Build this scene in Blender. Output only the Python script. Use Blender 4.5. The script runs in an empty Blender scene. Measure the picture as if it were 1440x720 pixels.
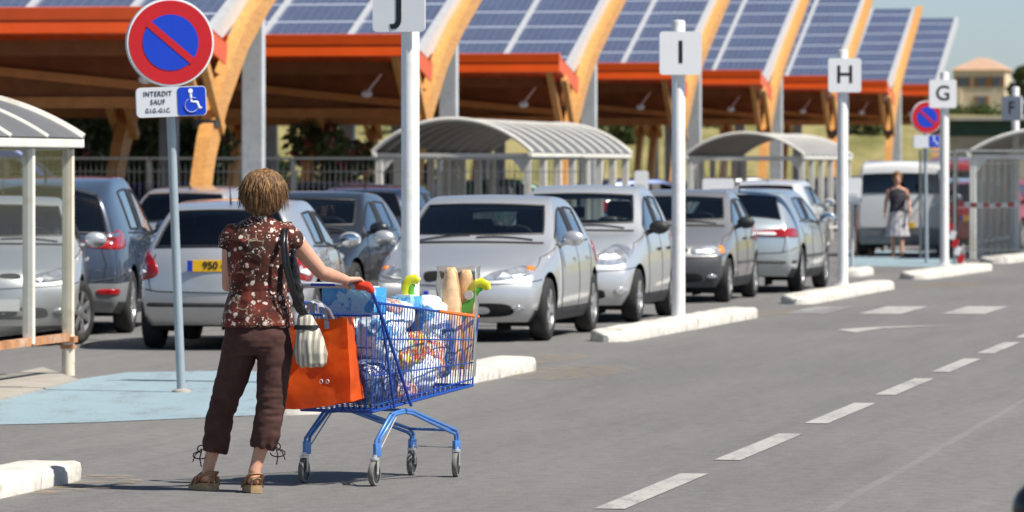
import bpy, bmesh, math, random
from mathutils import Vector, Matrix, noise
from mathutils.bvhtree import BVHTree
random.seed(7)
R = math.radians
C = bpy.context.scene.collection
scene = bpy.context.scene

# ------------------------------------------------------------------ measures of the place
F_PX, CAM_H, HOR = 7165.0, 1.75, 232.0
ROAD = math.atan(0.1823)                    # the road runs this far to the right of the view
RD = Vector((math.sin(ROAD), math.cos(ROAD), 0))
RN = Vector((math.cos(ROAD), -math.sin(ROAD), 0))
def gp(x, y, z=0.0):
    Y = F_PX * (CAM_H - z) / (y - HOR)
    return Vector(((x - 720) * Y / F_PX, Y, z))
def at(x, y, Y):
    return Vector(((x - 720) * Y / F_PX, Y, CAM_H + (HOR - y) * Y / F_PX))

# ------------------------------------------------------------------ object helpers
def link(o, parent=None):
    C.objects.link(o)
    if parent is not None: o.parent = parent
    return o
def tag(o, label=None, cat=None, group=None, kind=None):
    if label: o['label'] = label
    if cat: o['category'] = cat
    if group: o['group'] = group
    if kind: o['kind'] = kind
    return o
def thing(name, label, cat, loc=(0, 0, 0), rz=0.0, group=None):
    o = bpy.data.objects.new(name, None)
    o.location = loc; o.rotation_euler = (0, 0, rz); o.empty_display_size = .2
    C.objects.link(o)
    return tag(o, label, cat, group)
def kids(o): return [c for c in C.objects if c.parent == o]
def copy_tree(o, parent=None):
    c = o.copy(); C.objects.link(c); c.parent = parent
    for ch in kids(o): copy_tree(ch, c)
    return c

def frame_dirs(d, up=Vector((0, 0, 1))):
    d = d.normalized()
    if abs(d.dot(up)) > .98: up = Vector((0, 1, 0))
    a = d.cross(up).normalized(); b = a.cross(d).normalized()
    return a, b

class MB:
    """collects faces and links them as ONE mesh object"""
    def __init__(self): self.bm = bmesh.new(); self.uv = None
    def face(self, pts, mi=0):
        vs = [self.bm.verts.new(p) for p in pts]
        try:
            f = self.bm.faces.new(vs); f.material_index = mi; return f
        except ValueError: return None
    def ringskin(self, rings, mi=0, cap=True, closed=True):
        bm = self.bm
        vr = [[bm.verts.new(p) for p in r] for r in rings]
        n = len(vr[0])
        for a, b in zip(vr, vr[1:]):
            for i in range(n if closed else n - 1):
                j = (i + 1) % n
                f = bm.faces.new((a[i], a[j], b[j], b[i])); f.material_index = mi
        if cap and closed:
            f = bm.faces.new(vr[0][::-1]); f.material_index = mi
            f = bm.faces.new(vr[-1]); f.material_index = mi
        return vr
    def box(self, c, size, mi=0, rot=None, bev=0.0):
        c = Vector(c); hx, hy, hz = size[0] / 2, size[1] / 2, size[2] / 2
        m = rot if rot is not None else Matrix.Identity(3)
        tmp = bmesh.new()
        vs = [tmp.verts.new((sx * hx, sy * hy, sz * hz)) for sz in (-1, 1) for sy in (-1, 1) for sx in (-1, 1)]
        for q in ((0, 2, 3, 1), (4, 5, 7, 6), (0, 1, 5, 4), (2, 6, 7, 3), (0, 4, 6, 2), (1, 3, 7, 5)):
            tmp.faces.new([vs[i] for i in q])
        if bev > 0:
            bmesh.ops.bevel(tmp, geom=list(tmp.edges), offset=bev, segments=2, affect='EDGES', profile=.6)
        mp = {}
        for v in tmp.verts: mp[v] = self.bm.verts.new(c + m @ v.co)
        for f in tmp.faces:
            g = self.bm.faces.new([mp[v] for v in f.verts]); g.material_index = mi
        tmp.free(); return self
    def beam(self, a, b, w, h, mi=0, up=Vector((0, 0, 1)), bev=0.0):
        a, b = Vector(a), Vector(b); d = b - a
        x, z = frame_dirs(d, up)
        rot = Matrix((x, d.normalized(), z)).transposed()
        return self.box((a + b) / 2, (w, d.length, h), mi, rot, bev)
    def tube(self, pts, r, n=8, mi=0, cap=True, flat=1.0):
        pts = [Vector(p) for p in pts]
        rs = r if isinstance(r, (list, tuple)) else [r] * len(pts)
        a, b = frame_dirs(pts[1] - pts[0]); rings = []
        for i, p in enumerate(pts):
            t = (pts[min(i + 1, len(pts) - 1)] - pts[max(i - 1, 0)])
            if t.length < 1e-9: t = Vector((0, 0, 1))
            t.normalize()
            a = (a - t * a.dot(t))
            a = a.normalized() if a.length > 1e-6 else frame_dirs(t)[0]
            b = t.cross(a)
            rings.append([p + a * math.cos(2 * math.pi * k / n) * rs[i] + b * math.sin(2 * math.pi * k / n) * rs[i] * flat for k in range(n)])
        self.ringskin(rings, mi, cap); return self
    def lathe(self, prof, c=(0, 0, 0), axis='Z', n=24, mi=0, cap=True):
        c = Vector(c); rings = []
        for r, h in prof:
            ring = []
            for k in range(n):
                t = 2 * math.pi * k / n; u, v = r * math.cos(t), r * math.sin(t)
                p = {'Z': Vector((u, v, h)), 'X': Vector((h, u, v)), 'Y': Vector((v, h, u))}[axis]
                ring.append(c + p)
            rings.append(ring)
        self.ringskin(rings, mi, cap); return self
    def loft(self, rings, n=20, mi=0):
        """rings: (cx,cy,z,rx,ry[,yaw])"""
        out = []
        for q in rings:
            cx, cy, z, rx, ry = q[:5]; yw = q[5] if len(q) > 5 else 0
            ca, sa = math.cos(yw), math.sin(yw); ring = []
            for k in range(n):
                t = 2 * math.pi * k / n; u, v = rx * math.cos(t), ry * math.sin(t)
                ring.append(Vector((cx + u * ca - v * sa, cy + u * sa + v * ca, z)))
            out.append(ring)
        self.ringskin(out, mi); return self
    def ball(self, c, r, mi=0, seg=16, rings=10, rot=None):
        c = Vector(c); r = Vector(r) if not isinstance(r, (int, float)) else Vector((r, r, r))
        m = rot if rot is not None else Matrix.Identity(3); out = []
        for i in range(1, rings):
            p = math.pi * i / rings
            out.append([c + m @ Vector((r.x * math.sin(p) * math.cos(2 * math.pi * k / seg), r.y * math.sin(p) * math.sin(2 * math.pi * k / seg), -r.z * math.cos(p))) for k in range(seg)])
        vr = self.ringskin(out, mi, cap=False)
        b0 = self.bm.verts.new(c + m @ Vector((0, 0, -r.z))); b1 = self.bm.verts.new(c + m @ Vector((0, 0, r.z)))
        for k in range(seg):
            j = (k + 1) % seg
            f = self.bm.faces.new((vr[0][j], vr[0][k], b0)); f.material_index = mi
            f = self.bm.faces.new((vr[-1][k], vr[-1][j], b1)); f.material_index = mi
        return self
    def prism(self, poly, a, b, mi=0, axis='Z'):
        """poly 2D outline extruded from a to b along axis"""
        def P(u, v, h): return {'Z': (u, v, h), 'Y': (u, h, v), 'X': (h, u, v)}[axis]
        lo = [self.bm.verts.new(P(u, v, a)) for u, v in poly]; hi = [self.bm.verts.new(P(u, v, b)) for u, v in poly]
        n = len(poly)
        for i in range(n):
            j = (i + 1) % n
            f = self.bm.faces.new((lo[i], lo[j], hi[j], hi[i])); f.material_index = mi
        f = self.bm.faces.new(lo[::-1]); f.material_index = mi
        f = self.bm.faces.new(hi); f.material_index = mi
        return self
    def build(self, name, mats, parent=None, smooth=None, recalc=True):
        if recalc: bmesh.ops.recalc_face_normals(self.bm, faces=list(self.bm.faces))
        me = bpy.data.meshes.new(name); self.bm.to_mesh(me); self.bm.free()
        for m in (mats if isinstance(mats, (list, tuple)) else [mats]): me.materials.append(m)
        o = link(bpy.data.objects.new(name, me), parent)
        if smooth is not None: shade(me, smooth)
        return o
def shade(me, angle=35):
    me.polygons.foreach_set('use_smooth', [True] * len(me.polygons))
    try: me.set_sharp_from_angle(angle=R(angle))
    except Exception: pass
def evaluated(o, replace=True):
    dg = bpy.context.evaluated_depsgraph_get(); dg.update()
    me = bpy.data.meshes.new_from_object(o.evaluated_get(dg))
    if replace:
        o.modifiers.clear(); o.data = me
    return me
def fused(mb, name, mats, parent=None, voxel=.006, smooth=6, fn=None):
    """union of closed shapes into ONE continuous skin"""
    o = mb.build(name, mats, parent)
    m = o.modifiers.new('r', 'REMESH'); m.mode = 'VOXEL'; m.voxel_size = voxel; m.use_smooth_shade = True
    if smooth:
        s = o.modifiers.new('s', 'SMOOTH'); s.iterations = smooth; s.factor = .5
    me = evaluated(o)
    if fn:
        nor = [v.normal.copy() for v in me.vertices]
        for v, nn in zip(me.vertices, nor): v.co = v.co + nn * fn(v.co.copy(), nn)
    me.polygons.foreach_set('use_smooth', [True] * len(me.polygons))
    if not me.materials:
        for q in (mats if isinstance(mats, (list, tuple)) else [mats]): me.materials.append(q)
    return o
def text_mesh(body, name, size, mat, parent, loc, rot=(R(90), 0, 0), ext=.002, align='CENTER', bold=0.0, sx=1.0, space=1.0):
    cu = bpy.data.curves.new(name, 'FONT'); cu.body = body; cu.size = size; cu.align_x = align; cu.align_y = 'CENTER'
    cu.extrude = ext; cu.offset = bold; cu.space_character = space
    t = bpy.data.objects.new(name, cu); C.objects.link(t)
    dg = bpy.context.evaluated_depsgraph_get(); me = bpy.data.meshes.new_from_object(t.evaluated_get(dg))
    bpy.data.objects.remove(t)
    me.materials.clear(); me.materials.append(mat)
    o = link(bpy.data.objects.new(name, me), parent); o.location = loc; o.rotation_euler = rot; o.scale = (sx, 1, 1)
    return o

# ------------------------------------------------------------------ materials
def nodes(name):
    m = bpy.data.materials.new(name); m.use_nodes = True
    nt = m.node_tree; return m, nt, nt.nodes['Principled BSDF']
def setp(b, **k):
    for n, v in k.items():
        s = b.inputs.get(n.replace('_', ' '))
        if s is not None: s.default_value = v
def rgb(c): return (c[0], c[1], c[2], 1)
class NT:
    def __init__(s, nt): s.nt = nt
    def n(s, t, **k):
        q = s.nt.nodes.new(t)
        for a, b in k.items(): setattr(q, a, b)
        return q
    def l(s, a, b): s.nt.links.new(a, b)
    def math(s, op, a, b=None, clamp=False):
        q = s.n('ShaderNodeMath', operation=op); q.use_clamp = clamp
        for i, v in enumerate((a, b)):
            if v is None: continue
            if isinstance(v, (int, float)): q.inputs[i].default_value = v
            else: s.l(v, q.inputs[i])
        return q.outputs[0]
    def mix(s, f, a, b):
        q = s.n('ShaderNodeMix', data_type='RGBA')
        for sock, v in ((q.inputs[0], f), (q.inputs[6], a), (q.inputs[7], b)):
            if isinstance(v, (int, float)): sock.default_value = v
            elif isinstance(v, (tuple, list)): sock.default_value = rgb(v)
            else: s.l(v, sock)
        return q.outputs[2]
    def noise(s, vec, scale, detail=3, rough=.5):
        q = s.n('ShaderNodeTexNoise'); q.inputs['Scale'].default_value = scale; q.inputs['Detail'].default_value = detail; q.inputs['Roughness'].default_value = rough
        if vec is not None: s.l(vec, q.inputs['Vector'])
        return q.outputs['Fac']
    def vor(s, vec, scale, feature='F1', rnd=1.0):
        q = s.n('ShaderNodeTexVoronoi', feature=feature); q.inputs['Scale'].default_value = scale; q.inputs['Randomness'].default_value = rnd
        if vec is not None: s.l(vec, q.inputs['Vector'])
        return q
    def ramp(s, fac, stops):
        q = s.n('ShaderNodeValToRGB'); e = q.color_ramp.elements
        while len(e) < len(stops): e.new(.5)
        for el, (p, c) in zip(e, stops): el.position = p; el.color = rgb(c) if len(c) == 3 else c
        s.l(fac, q.inputs[0]); return q.outputs[0]
    def obj(s): return s.n('ShaderNodeTexCoord').outputs['Object']
    def scaled(s, vec, sc):
        q = s.n('ShaderNodeMapping'); q.inputs['Scale'].default_value = sc; s.l(vec, q.inputs['Vector']); return q.outputs[0]
    def bump(s, h, b, strength=.3, dist=.01):
        q = s.n('ShaderNodeBump'); q.inputs['Strength'].default_value = strength; q.inputs['Distance'].default_value = dist
        s.l(h, q.inputs['Height']); s.l(q.outputs[0], b.inputs['Normal'])
def mat(name, c, rough=.5, metal=0.0, var=.12, scale=6.0, bump=0.0, bscale=None, coat=0.0, spec=.5, dirt=None, alpha=1.0, ior=1.45, dscale=2.0):
    m, nt, b = nodes(name); t = NT(nt)
    setp(b, Roughness=rough, Metallic=metal, Coat_Weight=coat, Specular_IOR_Level=spec, IOR=ior)
    if coat: setp(b, Coat_Roughness=.04)
    v = t.obj(); f = t.noise(v, scale, 4, .6)
    lo = tuple(x * (1 - var) for x in c); hi = tuple(min(1, x * (1 + var)) for x in c)
    col = t.ramp(f, [(.3, lo), (.7, hi)])
    if dirt is not None:
        g = t.noise(v, dscale, 6, .7)
        col = t.mix(t.ramp(g, [(.52, (0, 0, 0)), (.68, (1, 1, 1))]), col, dirt)
    t.l(col, b.inputs['Base Color'])
    if bump: t.bump(t.noise(v, bscale or scale * 4, 4, .6), b, bump)
    return m
M = {}
M['white_paint'] = mat('white_paint', (.80, .80, .79), .4, var=.05, scale=4, dirt=(.66, .65, .62), dscale=2.5)
M['sign_white'] = mat('sign_white', (.80, .81, .82), .35, var=.02)
M['sign_grey_shade'] = mat('grey_plate_and_shade', (.62, .64, .67), .4, var=.03)  # grey of plates and prints; on the letter F board it paints in shade
M['black'] = mat('black_letter', (.012, .012, .014), .5, var=.1)
M['ink'] = mat('dark_ink', (.04, .045, .06), .5)
M['sign_red'] = mat('sign_red', (.52, .012, .018), .35, var=.05)
M['sign_blue'] = mat('sign_blue', (.008, .05, .5), .35, var=.06)
M['galv'] = mat('galvanised_steel', (.56, .585, .60), .5, .12, var=.12, scale=3, dirt=(.40, .43, .45))
M['post_grey'] = mat('grey_post_paint', (.36, .42, .46), .45, .3, var=.1, scale=5)
M['dark_metal'] = mat('dark_metal', (.05, .055, .06), .5, .2)
M['rubber'] = mat('tyre_rubber', (.022, .022, .023), .8, var=.25, scale=8, dirt=(.05, .048, .045))
M['grey_rubber'] = mat('grey_wheel_rubber', (.17, .165, .155), .75, var=.15, scale=30)
M['rim'] = mat('alloy_rim', (.46, .46, .47), .35, .75, var=.1)
M['chrome'] = mat('chrome', (.75, .75, .76), .14, 1.0, var=.02)
M['trim'] = mat('black_trim', (.02, .021, .023), .55, var=.2)
M['under'] = mat('underbody_black', (.008, .008, .009), .9)
M['seat_fab'] = mat('seat_fabric', (.06, .062, .068), .9, var=.3, scale=20)
M['dash'] = mat('dashboard_grey', (.075, .075, .08), .8, var=.2)
M['mirror'] = mat('mirror_glass', (.8, .82, .85), .05, 1.0, var=.01)
M['plate_y'] = mat('yellow_plate', (.85, .48, .012), .4, var=.04)
M['plate_w'] = mat('white_plate', (.78, .78, .76), .4, var=.04)
M['red_lens'] = mat('red_lens', (.30, .008, .010), .12, var=.45, scale=18, coat=.6)
M['amber'] = mat('amber_lens', (.75, .22, .03), .15, var=.2, coat=.5)
M['orange_steel'] = mat('orange_red_sheet', (.74, .088, .008), .38, var=.10, scale=1.2, coat=.15)
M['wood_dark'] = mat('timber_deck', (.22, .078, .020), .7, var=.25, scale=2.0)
M['glulam'] = None
M['solid_white'] = mat('white_kerb_paint', (.60, .575, .52), .8, var=.16, scale=5.0, bump=.45, bscale=30, dirt=(.36, .32, .26), dscale=4.0)
M['shelter_white'] = mat('cream_white_frame', (.72, .70, .64), .45, var=.06, scale=3, dirt=(.60, .55, .45))
M['shelter_rusty'] = mat('rusty_white_frame', (.68, .62, .50), .6, var=.10, scale=4, dirt=(.40, .17, .05), dscale=3.0)
M['rust'] = mat('rust_rail', (.42, .20, .09), .75, var=.3, scale=6, dirt=(.60, .48, .38))
M['concrete'] = mat('concrete', (.34, .31, .27), .85, var=.15, scale=5, bump=.3)

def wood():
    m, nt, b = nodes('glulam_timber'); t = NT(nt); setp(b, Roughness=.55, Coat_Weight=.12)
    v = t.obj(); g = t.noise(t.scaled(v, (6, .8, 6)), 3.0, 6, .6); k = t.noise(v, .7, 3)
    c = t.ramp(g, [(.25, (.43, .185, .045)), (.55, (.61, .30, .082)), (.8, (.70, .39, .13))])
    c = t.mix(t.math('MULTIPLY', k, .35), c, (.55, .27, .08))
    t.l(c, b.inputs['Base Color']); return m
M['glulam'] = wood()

def asphalt():
    m, nt, b = nodes('weathered_asphalt'); t = NT(nt); setp(b, Roughness=.82, Specular_IOR_Level=.35)
    v = t.obj()
    mp = t.n('ShaderNodeMapping'); mp.inputs['Rotation'].default_value = (0, 0, ROAD); t.l(v, mp.inputs['Vector'])
    rv = mp.outputs[0]
    fine = t.noise(v, 55, 4, .75); med = t.noise(v, 3.2, 5, .65); big = t.noise(t.scaled(rv, (.55, .10, 1)), 1.0, 4, .6)
    streak = t.noise(t.scaled(rv, (4.0, .22, 1)), 1.0, 5, .7)
    patch = t.noise(t.scaled(rv, (.35, .05, 1)), 1.0, 2)
    c = t.ramp(fine, [(.25, (.070, .068, .066)), (.5, (.144, .140, .136)), (.75, (.238, .232, .225))])
    c = t.mix(t.math('MULTIPLY', t.ramp(med, [(.35, (0, 0, 0)), (.7, (1, 1, 1))]), .30), c, (.150, .147, .145))
    c = t.mix(t.math('MULTIPLY', t.ramp(big, [(.35, (0, 0, 0)), (.7, (1, 1, 1))]), .50), c, (.225, .216, .204))
    c = t.mix(t.math('MULTIPLY', t.ramp(streak, [(.50, (0, 0, 0)), (.75, (1, 1, 1))]), .55), c, (.115, .111, .107))
    mott = t.noise(v, 8.0, 6, .8); c = t.mix(t.ramp(mott, [(.36, (.42, .42, .42)), (.52, (0, 0, 0))]), c, (.088, .084, .079)); c = t.mix(t.ramp(mott, [(.52, (0, 0, 0)), (.70, (.28, .28, .28))]), c, (.26, .25, .235))
    # oil drips and pale grit, sparse
    d = t.vor(t.scaled(rv, (1, .6, 1)), 1.1).outputs['Distance']
    c = t.mix(t.math('MULTIPLY', t.ramp(d, [(.0, (1, 1, 1)), (.13, (0, 0, 0))]), .35), c, (.10, .097, .094))
    g = t.vor(v, 7.0).outputs['Distance']
    c = t.mix(t.math('MULTIPLY', t.ramp(g, [(.02, (1, 1, 1)), (.06, (0, 0, 0))]), .55), c, (.34, .33, .31))
    # straight paving joints between the laid lanes
    sx = t.n('ShaderNodeSeparateXYZ'); t.l(rv, sx.inputs[0])
    wob = t.math('MULTIPLY', t.math('SUBTRACT', t.noise(rv, .5, 3), .5), .07)
    xx = t.math('ADD', sx.outputs[0], wob)
    for pos, w in ((-3.05, .03), (-10.4, .03)):
        q = t.math('LESS_THAN', t.math('ABSOLUTE', t.math('SUBTRACT', xx, pos)), w)
        c = t.mix(t.math('MULTIPLY', t.math('MULTIPLY', q, t.noise(rv, 1.5, 3)), .45), c, (.27, .262, .25))
    t.l(c, b.inputs['Base Color'])
    t.bump(t.noise(v, 90, 3, .7), b, .55, .006)
    return m
M['asphalt'] = asphalt()

def worn_paint(name, c, wear, under=(.175, .172, .168), s=1.0):
    m, nt, b = nodes(name); t = NT(nt); setp(b, Roughness=.7)
    v = t.obj(); f = t.noise(v, 30 * s, 5, .75); g = t.noise(t.scaled(v, (1.5, .4, 1)), 2.0, 4, .7)
    col = t.mix(t.noise(v, 4, 4), tuple(x * .86 for x in c), c)
    k = t.math('ADD', t.math('MULTIPLY', f, .6), t.math('MULTIPLY', g, .4))
    w = t.ramp(k, [(wear, (1, 1, 1)), (wear + .10, (0, 0, 0))])
    t.l(t.mix(w, col, under), b.inputs['Base Color'])
    t.bump(f, b, .3, .004); return m
M['road_paint'] = worn_paint('worn_white_marking', (.43, .42, .39), .40)
M['road_paint_faint'] = worn_paint('faded_white_marking', (.34, .33, .31), .47)
M['blue_paint'] = worn_paint('worn_pale_blue_marking', (.27, .37, .415), .39, under=(.17, .185, .19))

def soil():
    m, nt, b = nodes('dry_grass_ground'); t = NT(nt); setp(b, Roughness=.95, Specular_IOR_Level=.1)
    v = t.obj(); f = t.noise(t.scaled(v, (1, .25, 1)), .35, 6, .7); g = t.noise(v, 2.2, 5, .7)
    c = t.ramp(f, [(.30, (.10, .11, .035)), (.46, (.22, .20, .08)), (.60, (.36, .30, .14)), (.75, (.19, .18, .06))])
    c = t.mix(t.math('MULTIPLY', g, .5), c, (.16, .15, .06))
    t.l(c, b.inputs['Base Color']); return m
M['soil'] = soil()

def panel():
    m, nt, b = nodes('solar_cells'); t = NT(nt); setp(b, Roughness=.16, Specular_IOR_Level=.6, Coat_Weight=.5, Coat_Roughness=.06)
    uv = t.n('ShaderNodeUVMap').outputs[0]; s = t.n('ShaderNodeSeparateXYZ'); t.l(uv, s.inputs[0]); u, v = s.outputs[0], s.outputs[1]
    def line(x, p, w): return t.math('LESS_THAN', t.math('FRACT', t.math('DIVIDE', x, p)), w / p)
    cell = t.math('MAXIMUM', line(u, .158, .013), line(v, .158, .013))
    fr = line(v, 1.09, .085)
    cid = t.n('ShaderNodeTexWhiteNoise'); q = t.n('ShaderNodeVectorMath', operation='SNAP'); t.l(uv, q.inputs[0]); q.inputs[1].default_value = (.158, .158, 1); t.l(q.outputs[0], cid.inputs['Vector'])
    c = t.mix(cid.outputs['Value'], (.060, .080, .155), (.090, .112, .20))
    q2 = t.n('ShaderNodeVectorMath', operation='SNAP'); t.l(uv, q2.inputs[0]); q2.inputs[1].default_value = (1.6, 1.09, 1); w2 = t.n('ShaderNodeTexWhiteNoise'); t.l(q2.outputs[0], w2.inputs['Vector'])
    c = t.mix(t.math('MULTIPLY', w2.outputs['Value'], .55), c, (.052, .062, .125))
    dust = t.noise(uv, .8, 5, .65); c = t.mix(t.math('MULTIPLY', dust, .30), c, (.20, .21, .23))
    c = t.mix(cell, c, (.15, .18, .27)); c = t.mix(fr, c, (.46, .50, .58))
    t.l(c, b.inputs['Base Color']); return m
M['panel'] = panel()
M['panel_rail'] = mat('panel_rail_metal', (.60, .61, .62), .4, .3, var=.08)

def paint(name, c, metal=.55, flake=True):
    m, nt, b = nodes(name); t = NT(nt); setp(b, Roughness=.33, Metallic=metal, Coat_Weight=1.0, Coat_Roughness=.03)
    v = t.obj(); f = t.noise(v, 1.3, 3); d = t.noise(v, 6, 6, .7)
    col = t.mix(f, tuple(x * .93 for x in c), c)
    z = t.n('ShaderNodeSeparateXYZ'); t.l(v, z.inputs[0])
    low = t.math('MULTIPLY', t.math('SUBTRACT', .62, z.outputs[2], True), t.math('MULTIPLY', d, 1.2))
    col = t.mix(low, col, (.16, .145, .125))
    t.l(col, b.inputs['Base Color'])
    # the inside of the shell is lined in dark trim
    bk = t.n('ShaderNodeNewGeometry').outputs['Backfacing']
    dk = t.n('ShaderNodeBsdfDiffuse'); dk.inputs[0].default_value = (.03, .03, .033, 1)
    mx = t.n('ShaderNodeMixShader'); t.l(bk, mx.inputs[0]); t.l(b.outputs[0], mx.inputs[1]); t.l(dk.outputs[0], mx.inputs[2])
    t.l(mx.outputs[0], nt.nodes['Material Output'].inputs[0])
    return m
def glass(name, tint, refl=1.0, rough=.01):
    m, nt, b = nodes(name); t = NT(nt); nt.nodes.remove(b)
    tr = t.n('ShaderNodeBsdfTransparent'); tr.inputs[0].default_value = rgb(tint)
    gl = t.n('ShaderNodeBsdfGlossy'); gl.inputs['Roughness'].default_value = rough; gl.inputs[0].default_value = (.95, .97, 1, 1)
    fr = t.n('ShaderNodeFresnel'); fr.inputs[0].default_value = 1.5
    mx = t.n('ShaderNodeMixShader'); t.l(t.math('MULTIPLY', fr.outputs[0], refl, True), mx.inputs[0])
    t.l(tr.outputs[0], mx.inputs[1]); t.l(gl.outputs[0], mx.inputs[2]); t.l(mx.outputs[0], nt.nodes['Material Output'].inputs[0])
    return m
M['car_glass'] = glass('car_glass', (.72, .78, .76), 1.15)
M['side_glass'] = glass('side_glass', (.52, .58, .58), 1.6)
M['clear_panel'] = glass('scratched_clear_panel', (.90, .92, .91), .22, .08)
def smoked():
    m, nt, b = nodes('ribbed_grey_polycarbonate'); t = NT(nt); setp(b, Roughness=.4)
    v = t.obj(); f = t.noise(v, 2.0, 4)
    t.l(t.mix(f, (.17, .17, .175), (.27, .27, .27)), b.inputs['Base Color'])
    tl = t.n('ShaderNodeBsdfTranslucent'); tl.inputs[0].default_value = (.20, .17, .14, 1)
    mx = t.n('ShaderNodeMixShader'); mx.inputs[0].default_value = .35
    t.l(b.outputs[0], mx.inputs[1]); t.l(tl.outputs[0], mx.inputs[2]); t.l(mx.outputs[0], nt.nodes['Material Output'].inputs[0])
    return m
M['poly'] = smoked()
def headlamp():
    m, nt, b = nodes('headlamp_lens'); t = NT(nt); setp(b, Roughness=.12, Metallic=.65, Coat_Weight=1.0, Coat_Roughness=.02)
    v = t.obj(); d = t.vor(v, 7.0).outputs['Distance']; f = t.noise(v, 26, 3)
    c = t.ramp(d, [(.15, (.85, .87, .88)), (.35, (.62, .64, .66)), (.55, (.30, .31, .33)), (.75, (.75, .76, .77))])
    c = t.mix(t.math('MULTIPLY', f, .4), c, (.9, .9, .9))
    t.l(c, b.inputs['Base Color']); t.bump(d, b, .5, .02); return m
M['headlamp'] = headlamp()
def skin():
    m, nt, b = nodes('skin'); t = NT(nt); setp(b, Roughness=.5, Subsurface_Weight=.12, Subsurface_Scale=.02)
    v = t.obj(); f = t.noise(v, 9, 4); t.l(t.ramp(f, [(.3, (.50, .255, .165)), (.7, (.62, .34, .235))]), b.inputs['Base Color']); return m
M['skin'] = skin()
def blouse():
    m, nt, b = nodes('brown_flowered_cotton'); t = NT(nt); setp(b, Roughness=.85, Specular_IOR_Level=.2, Sheen_Weight=.1)
    v0 = t.obj()
    nz = t.n('ShaderNodeTexNoise'); nz.inputs['Scale'].default_value = 34; nz.inputs['Detail'].default_value = 3; t.l(v0, nz.inputs['Vector'])
    wv = t.n('ShaderNodeVectorMath', operation='MULTIPLY_ADD'); t.l(nz.outputs['Color'], wv.inputs[0]); wv.inputs[1].default_value = (.030, .030, .030); t.l(v0, wv.inputs[2])
    v = wv.outputs[0]
    big = t.noise(v0, 6.5, 4, .6)
    c = t.ramp(big, [(.36, (.030, .013, .010)), (.50, (.085, .022, .015)), (.64, (.17, .032, .020))])
    # thin stems
    st = t.vor(v, 17, 'DISTANCE_TO_EDGE').outputs['Distance']
    msk = t.ramp(t.noise(v0, 8, 3), [(.50, (0, 0, 0)), (.56, (1, 1, 1))])
    c = t.mix(t.math('MULTIPLY', t.ramp(st, [(.02, (1, 1, 1)), (.06, (0, 0, 0))]), msk), c, (.28, .22, .16))
    # little dots
    d = t.vor(v, 62).outputs['Distance']; dm = t.ramp(t.noise(v0, 11, 3), [(.50, (0, 0, 0)), (.57, (1, 1, 1))])
    c = t.mix(t.math('MULTIPLY', t.ramp(d, [(.24, (1, 1, 1)), (.34, (0, 0, 0))]), dm), c, (.62, .54, .46))
    # flowers: five petals round a dark eye
    fl = t.vor(v, 30); dd = fl.outputs['Distance']
    sc = t.n('ShaderNodeSeparateColor'); t.l(fl.outputs['Color'], sc.inputs[0]); pick = t.math('GREATER_THAN', sc.outputs[0], .74)
    pet = t.math('MULTIPLY', t.ramp(dd, [(.06, (0, 0, 0)), (.10, (1, 1, 1)), (.34, (1, 1, 1)), (.42, (0, 0, 0))]), pick)
    c = t.mix(pet, c, (.66, .58, .50))
    red = t.math('MULTIPLY', t.math('LESS_THAN', sc.outputs[0], .10), t.ramp(dd, [(.3, (1, 1, 1)), (.4, (0, 0, 0))]))
    c = t.mix(red, c, (.30, .03, .03))
    t.l(c, b.inputs['Base Color']); t.bump(t.noise(v0, 240, 2), b, .25, .002); return m
M['blouse'] = blouse()
def cloth(name, c, var=.25, sc=14, rough=.9):
    m, nt, b = nodes(name); t = NT(nt); setp(b, Roughness=rough, Specular_IOR_Level=.2)
    v = t.obj(); f = t.noise(v, sc, 5, .6); t.l(t.ramp(f, [(.3, tuple(x * (1 - var) for x in c)), (.7, tuple(x * (1 + var) for x in c))]), b.inputs['Base Color'])
    t.bump(t.noise(v, 300, 2), b, .3, .002); return m
M['trousers'] = cloth('brown_trouser_cloth', (.070, .034, .029), .22)
M['trouser_tie'] = cloth('dark_cord', (.02, .014, .013))
def hairmat():
    m, nt, b = nodes('blond_streaked_hair'); t = NT(nt); setp(b, Roughness=.58, Specular_IOR_Level=.3)
    v = t.obj(); f = t.noise(t.scaled(v, (60, 60, 7)), 1.0, 4, .6); g = t.noise(v, 9, 3)
    c = t.ramp(f, [(.34, (.040, .020, .009)), (.50, (.13, .068, .026)), (.64, (.38, .20, .080)), (.78, (.62, .40, .20))])
    c = t.mix(t.math('MULTIPLY', g, .4), c, (.15, .08, .03))
    t.l(c, b.inputs['Base Color']); return m
M['hair'] = hairmat()
M['sandal'] = cloth('tan_suede', (.34, .21, .11), .2, 25)
M['sole'] = cloth('cork_sole', (.42, .29, .16), .25, 60)
M['leather'] = mat('black_leather', (.014, .013, .013), .35, var=.3, coat=.2)
def stripes(name, a, c2, p=.03, axis=0):
    m, nt, b = nodes(name); t = NT(nt); setp(b, Roughness=.7); v = t.obj()
    s = t.n('ShaderNodeSeparateXYZ'); t.l(v, s.inputs[0])
    w = t.math('FRACT', t.math('DIVIDE', t.math('ADD', s.outputs[axis], t.math('MULTIPLY', t.noise(v, 6), .02)), p))
    c = t.ramp(w, [(.0, a), (.42, a), (.5, c2), (.9, c2), (1, a)])
    c = t.mix(t.math('MULTIPLY', t.noise(v, 30, 4), .35), c, (.25, .22, .18))
    t.l(c, b.inputs['Base Color']); return m
M['bag_stripe'] = stripes('cream_striped_canvas', (.66, .60, .50), (.30, .27, .22), .028)
M['trolley_blue'] = mat('trolley_blue_steel', (.012, .075, .38), .35, .25, var=.15, scale=8, coat=.4)
M['trolley_pale'] = mat('trolley_pale_blue_frame', (.07, .21, .55), .35, .2, var=.12, scale=8, coat=.4)
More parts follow.
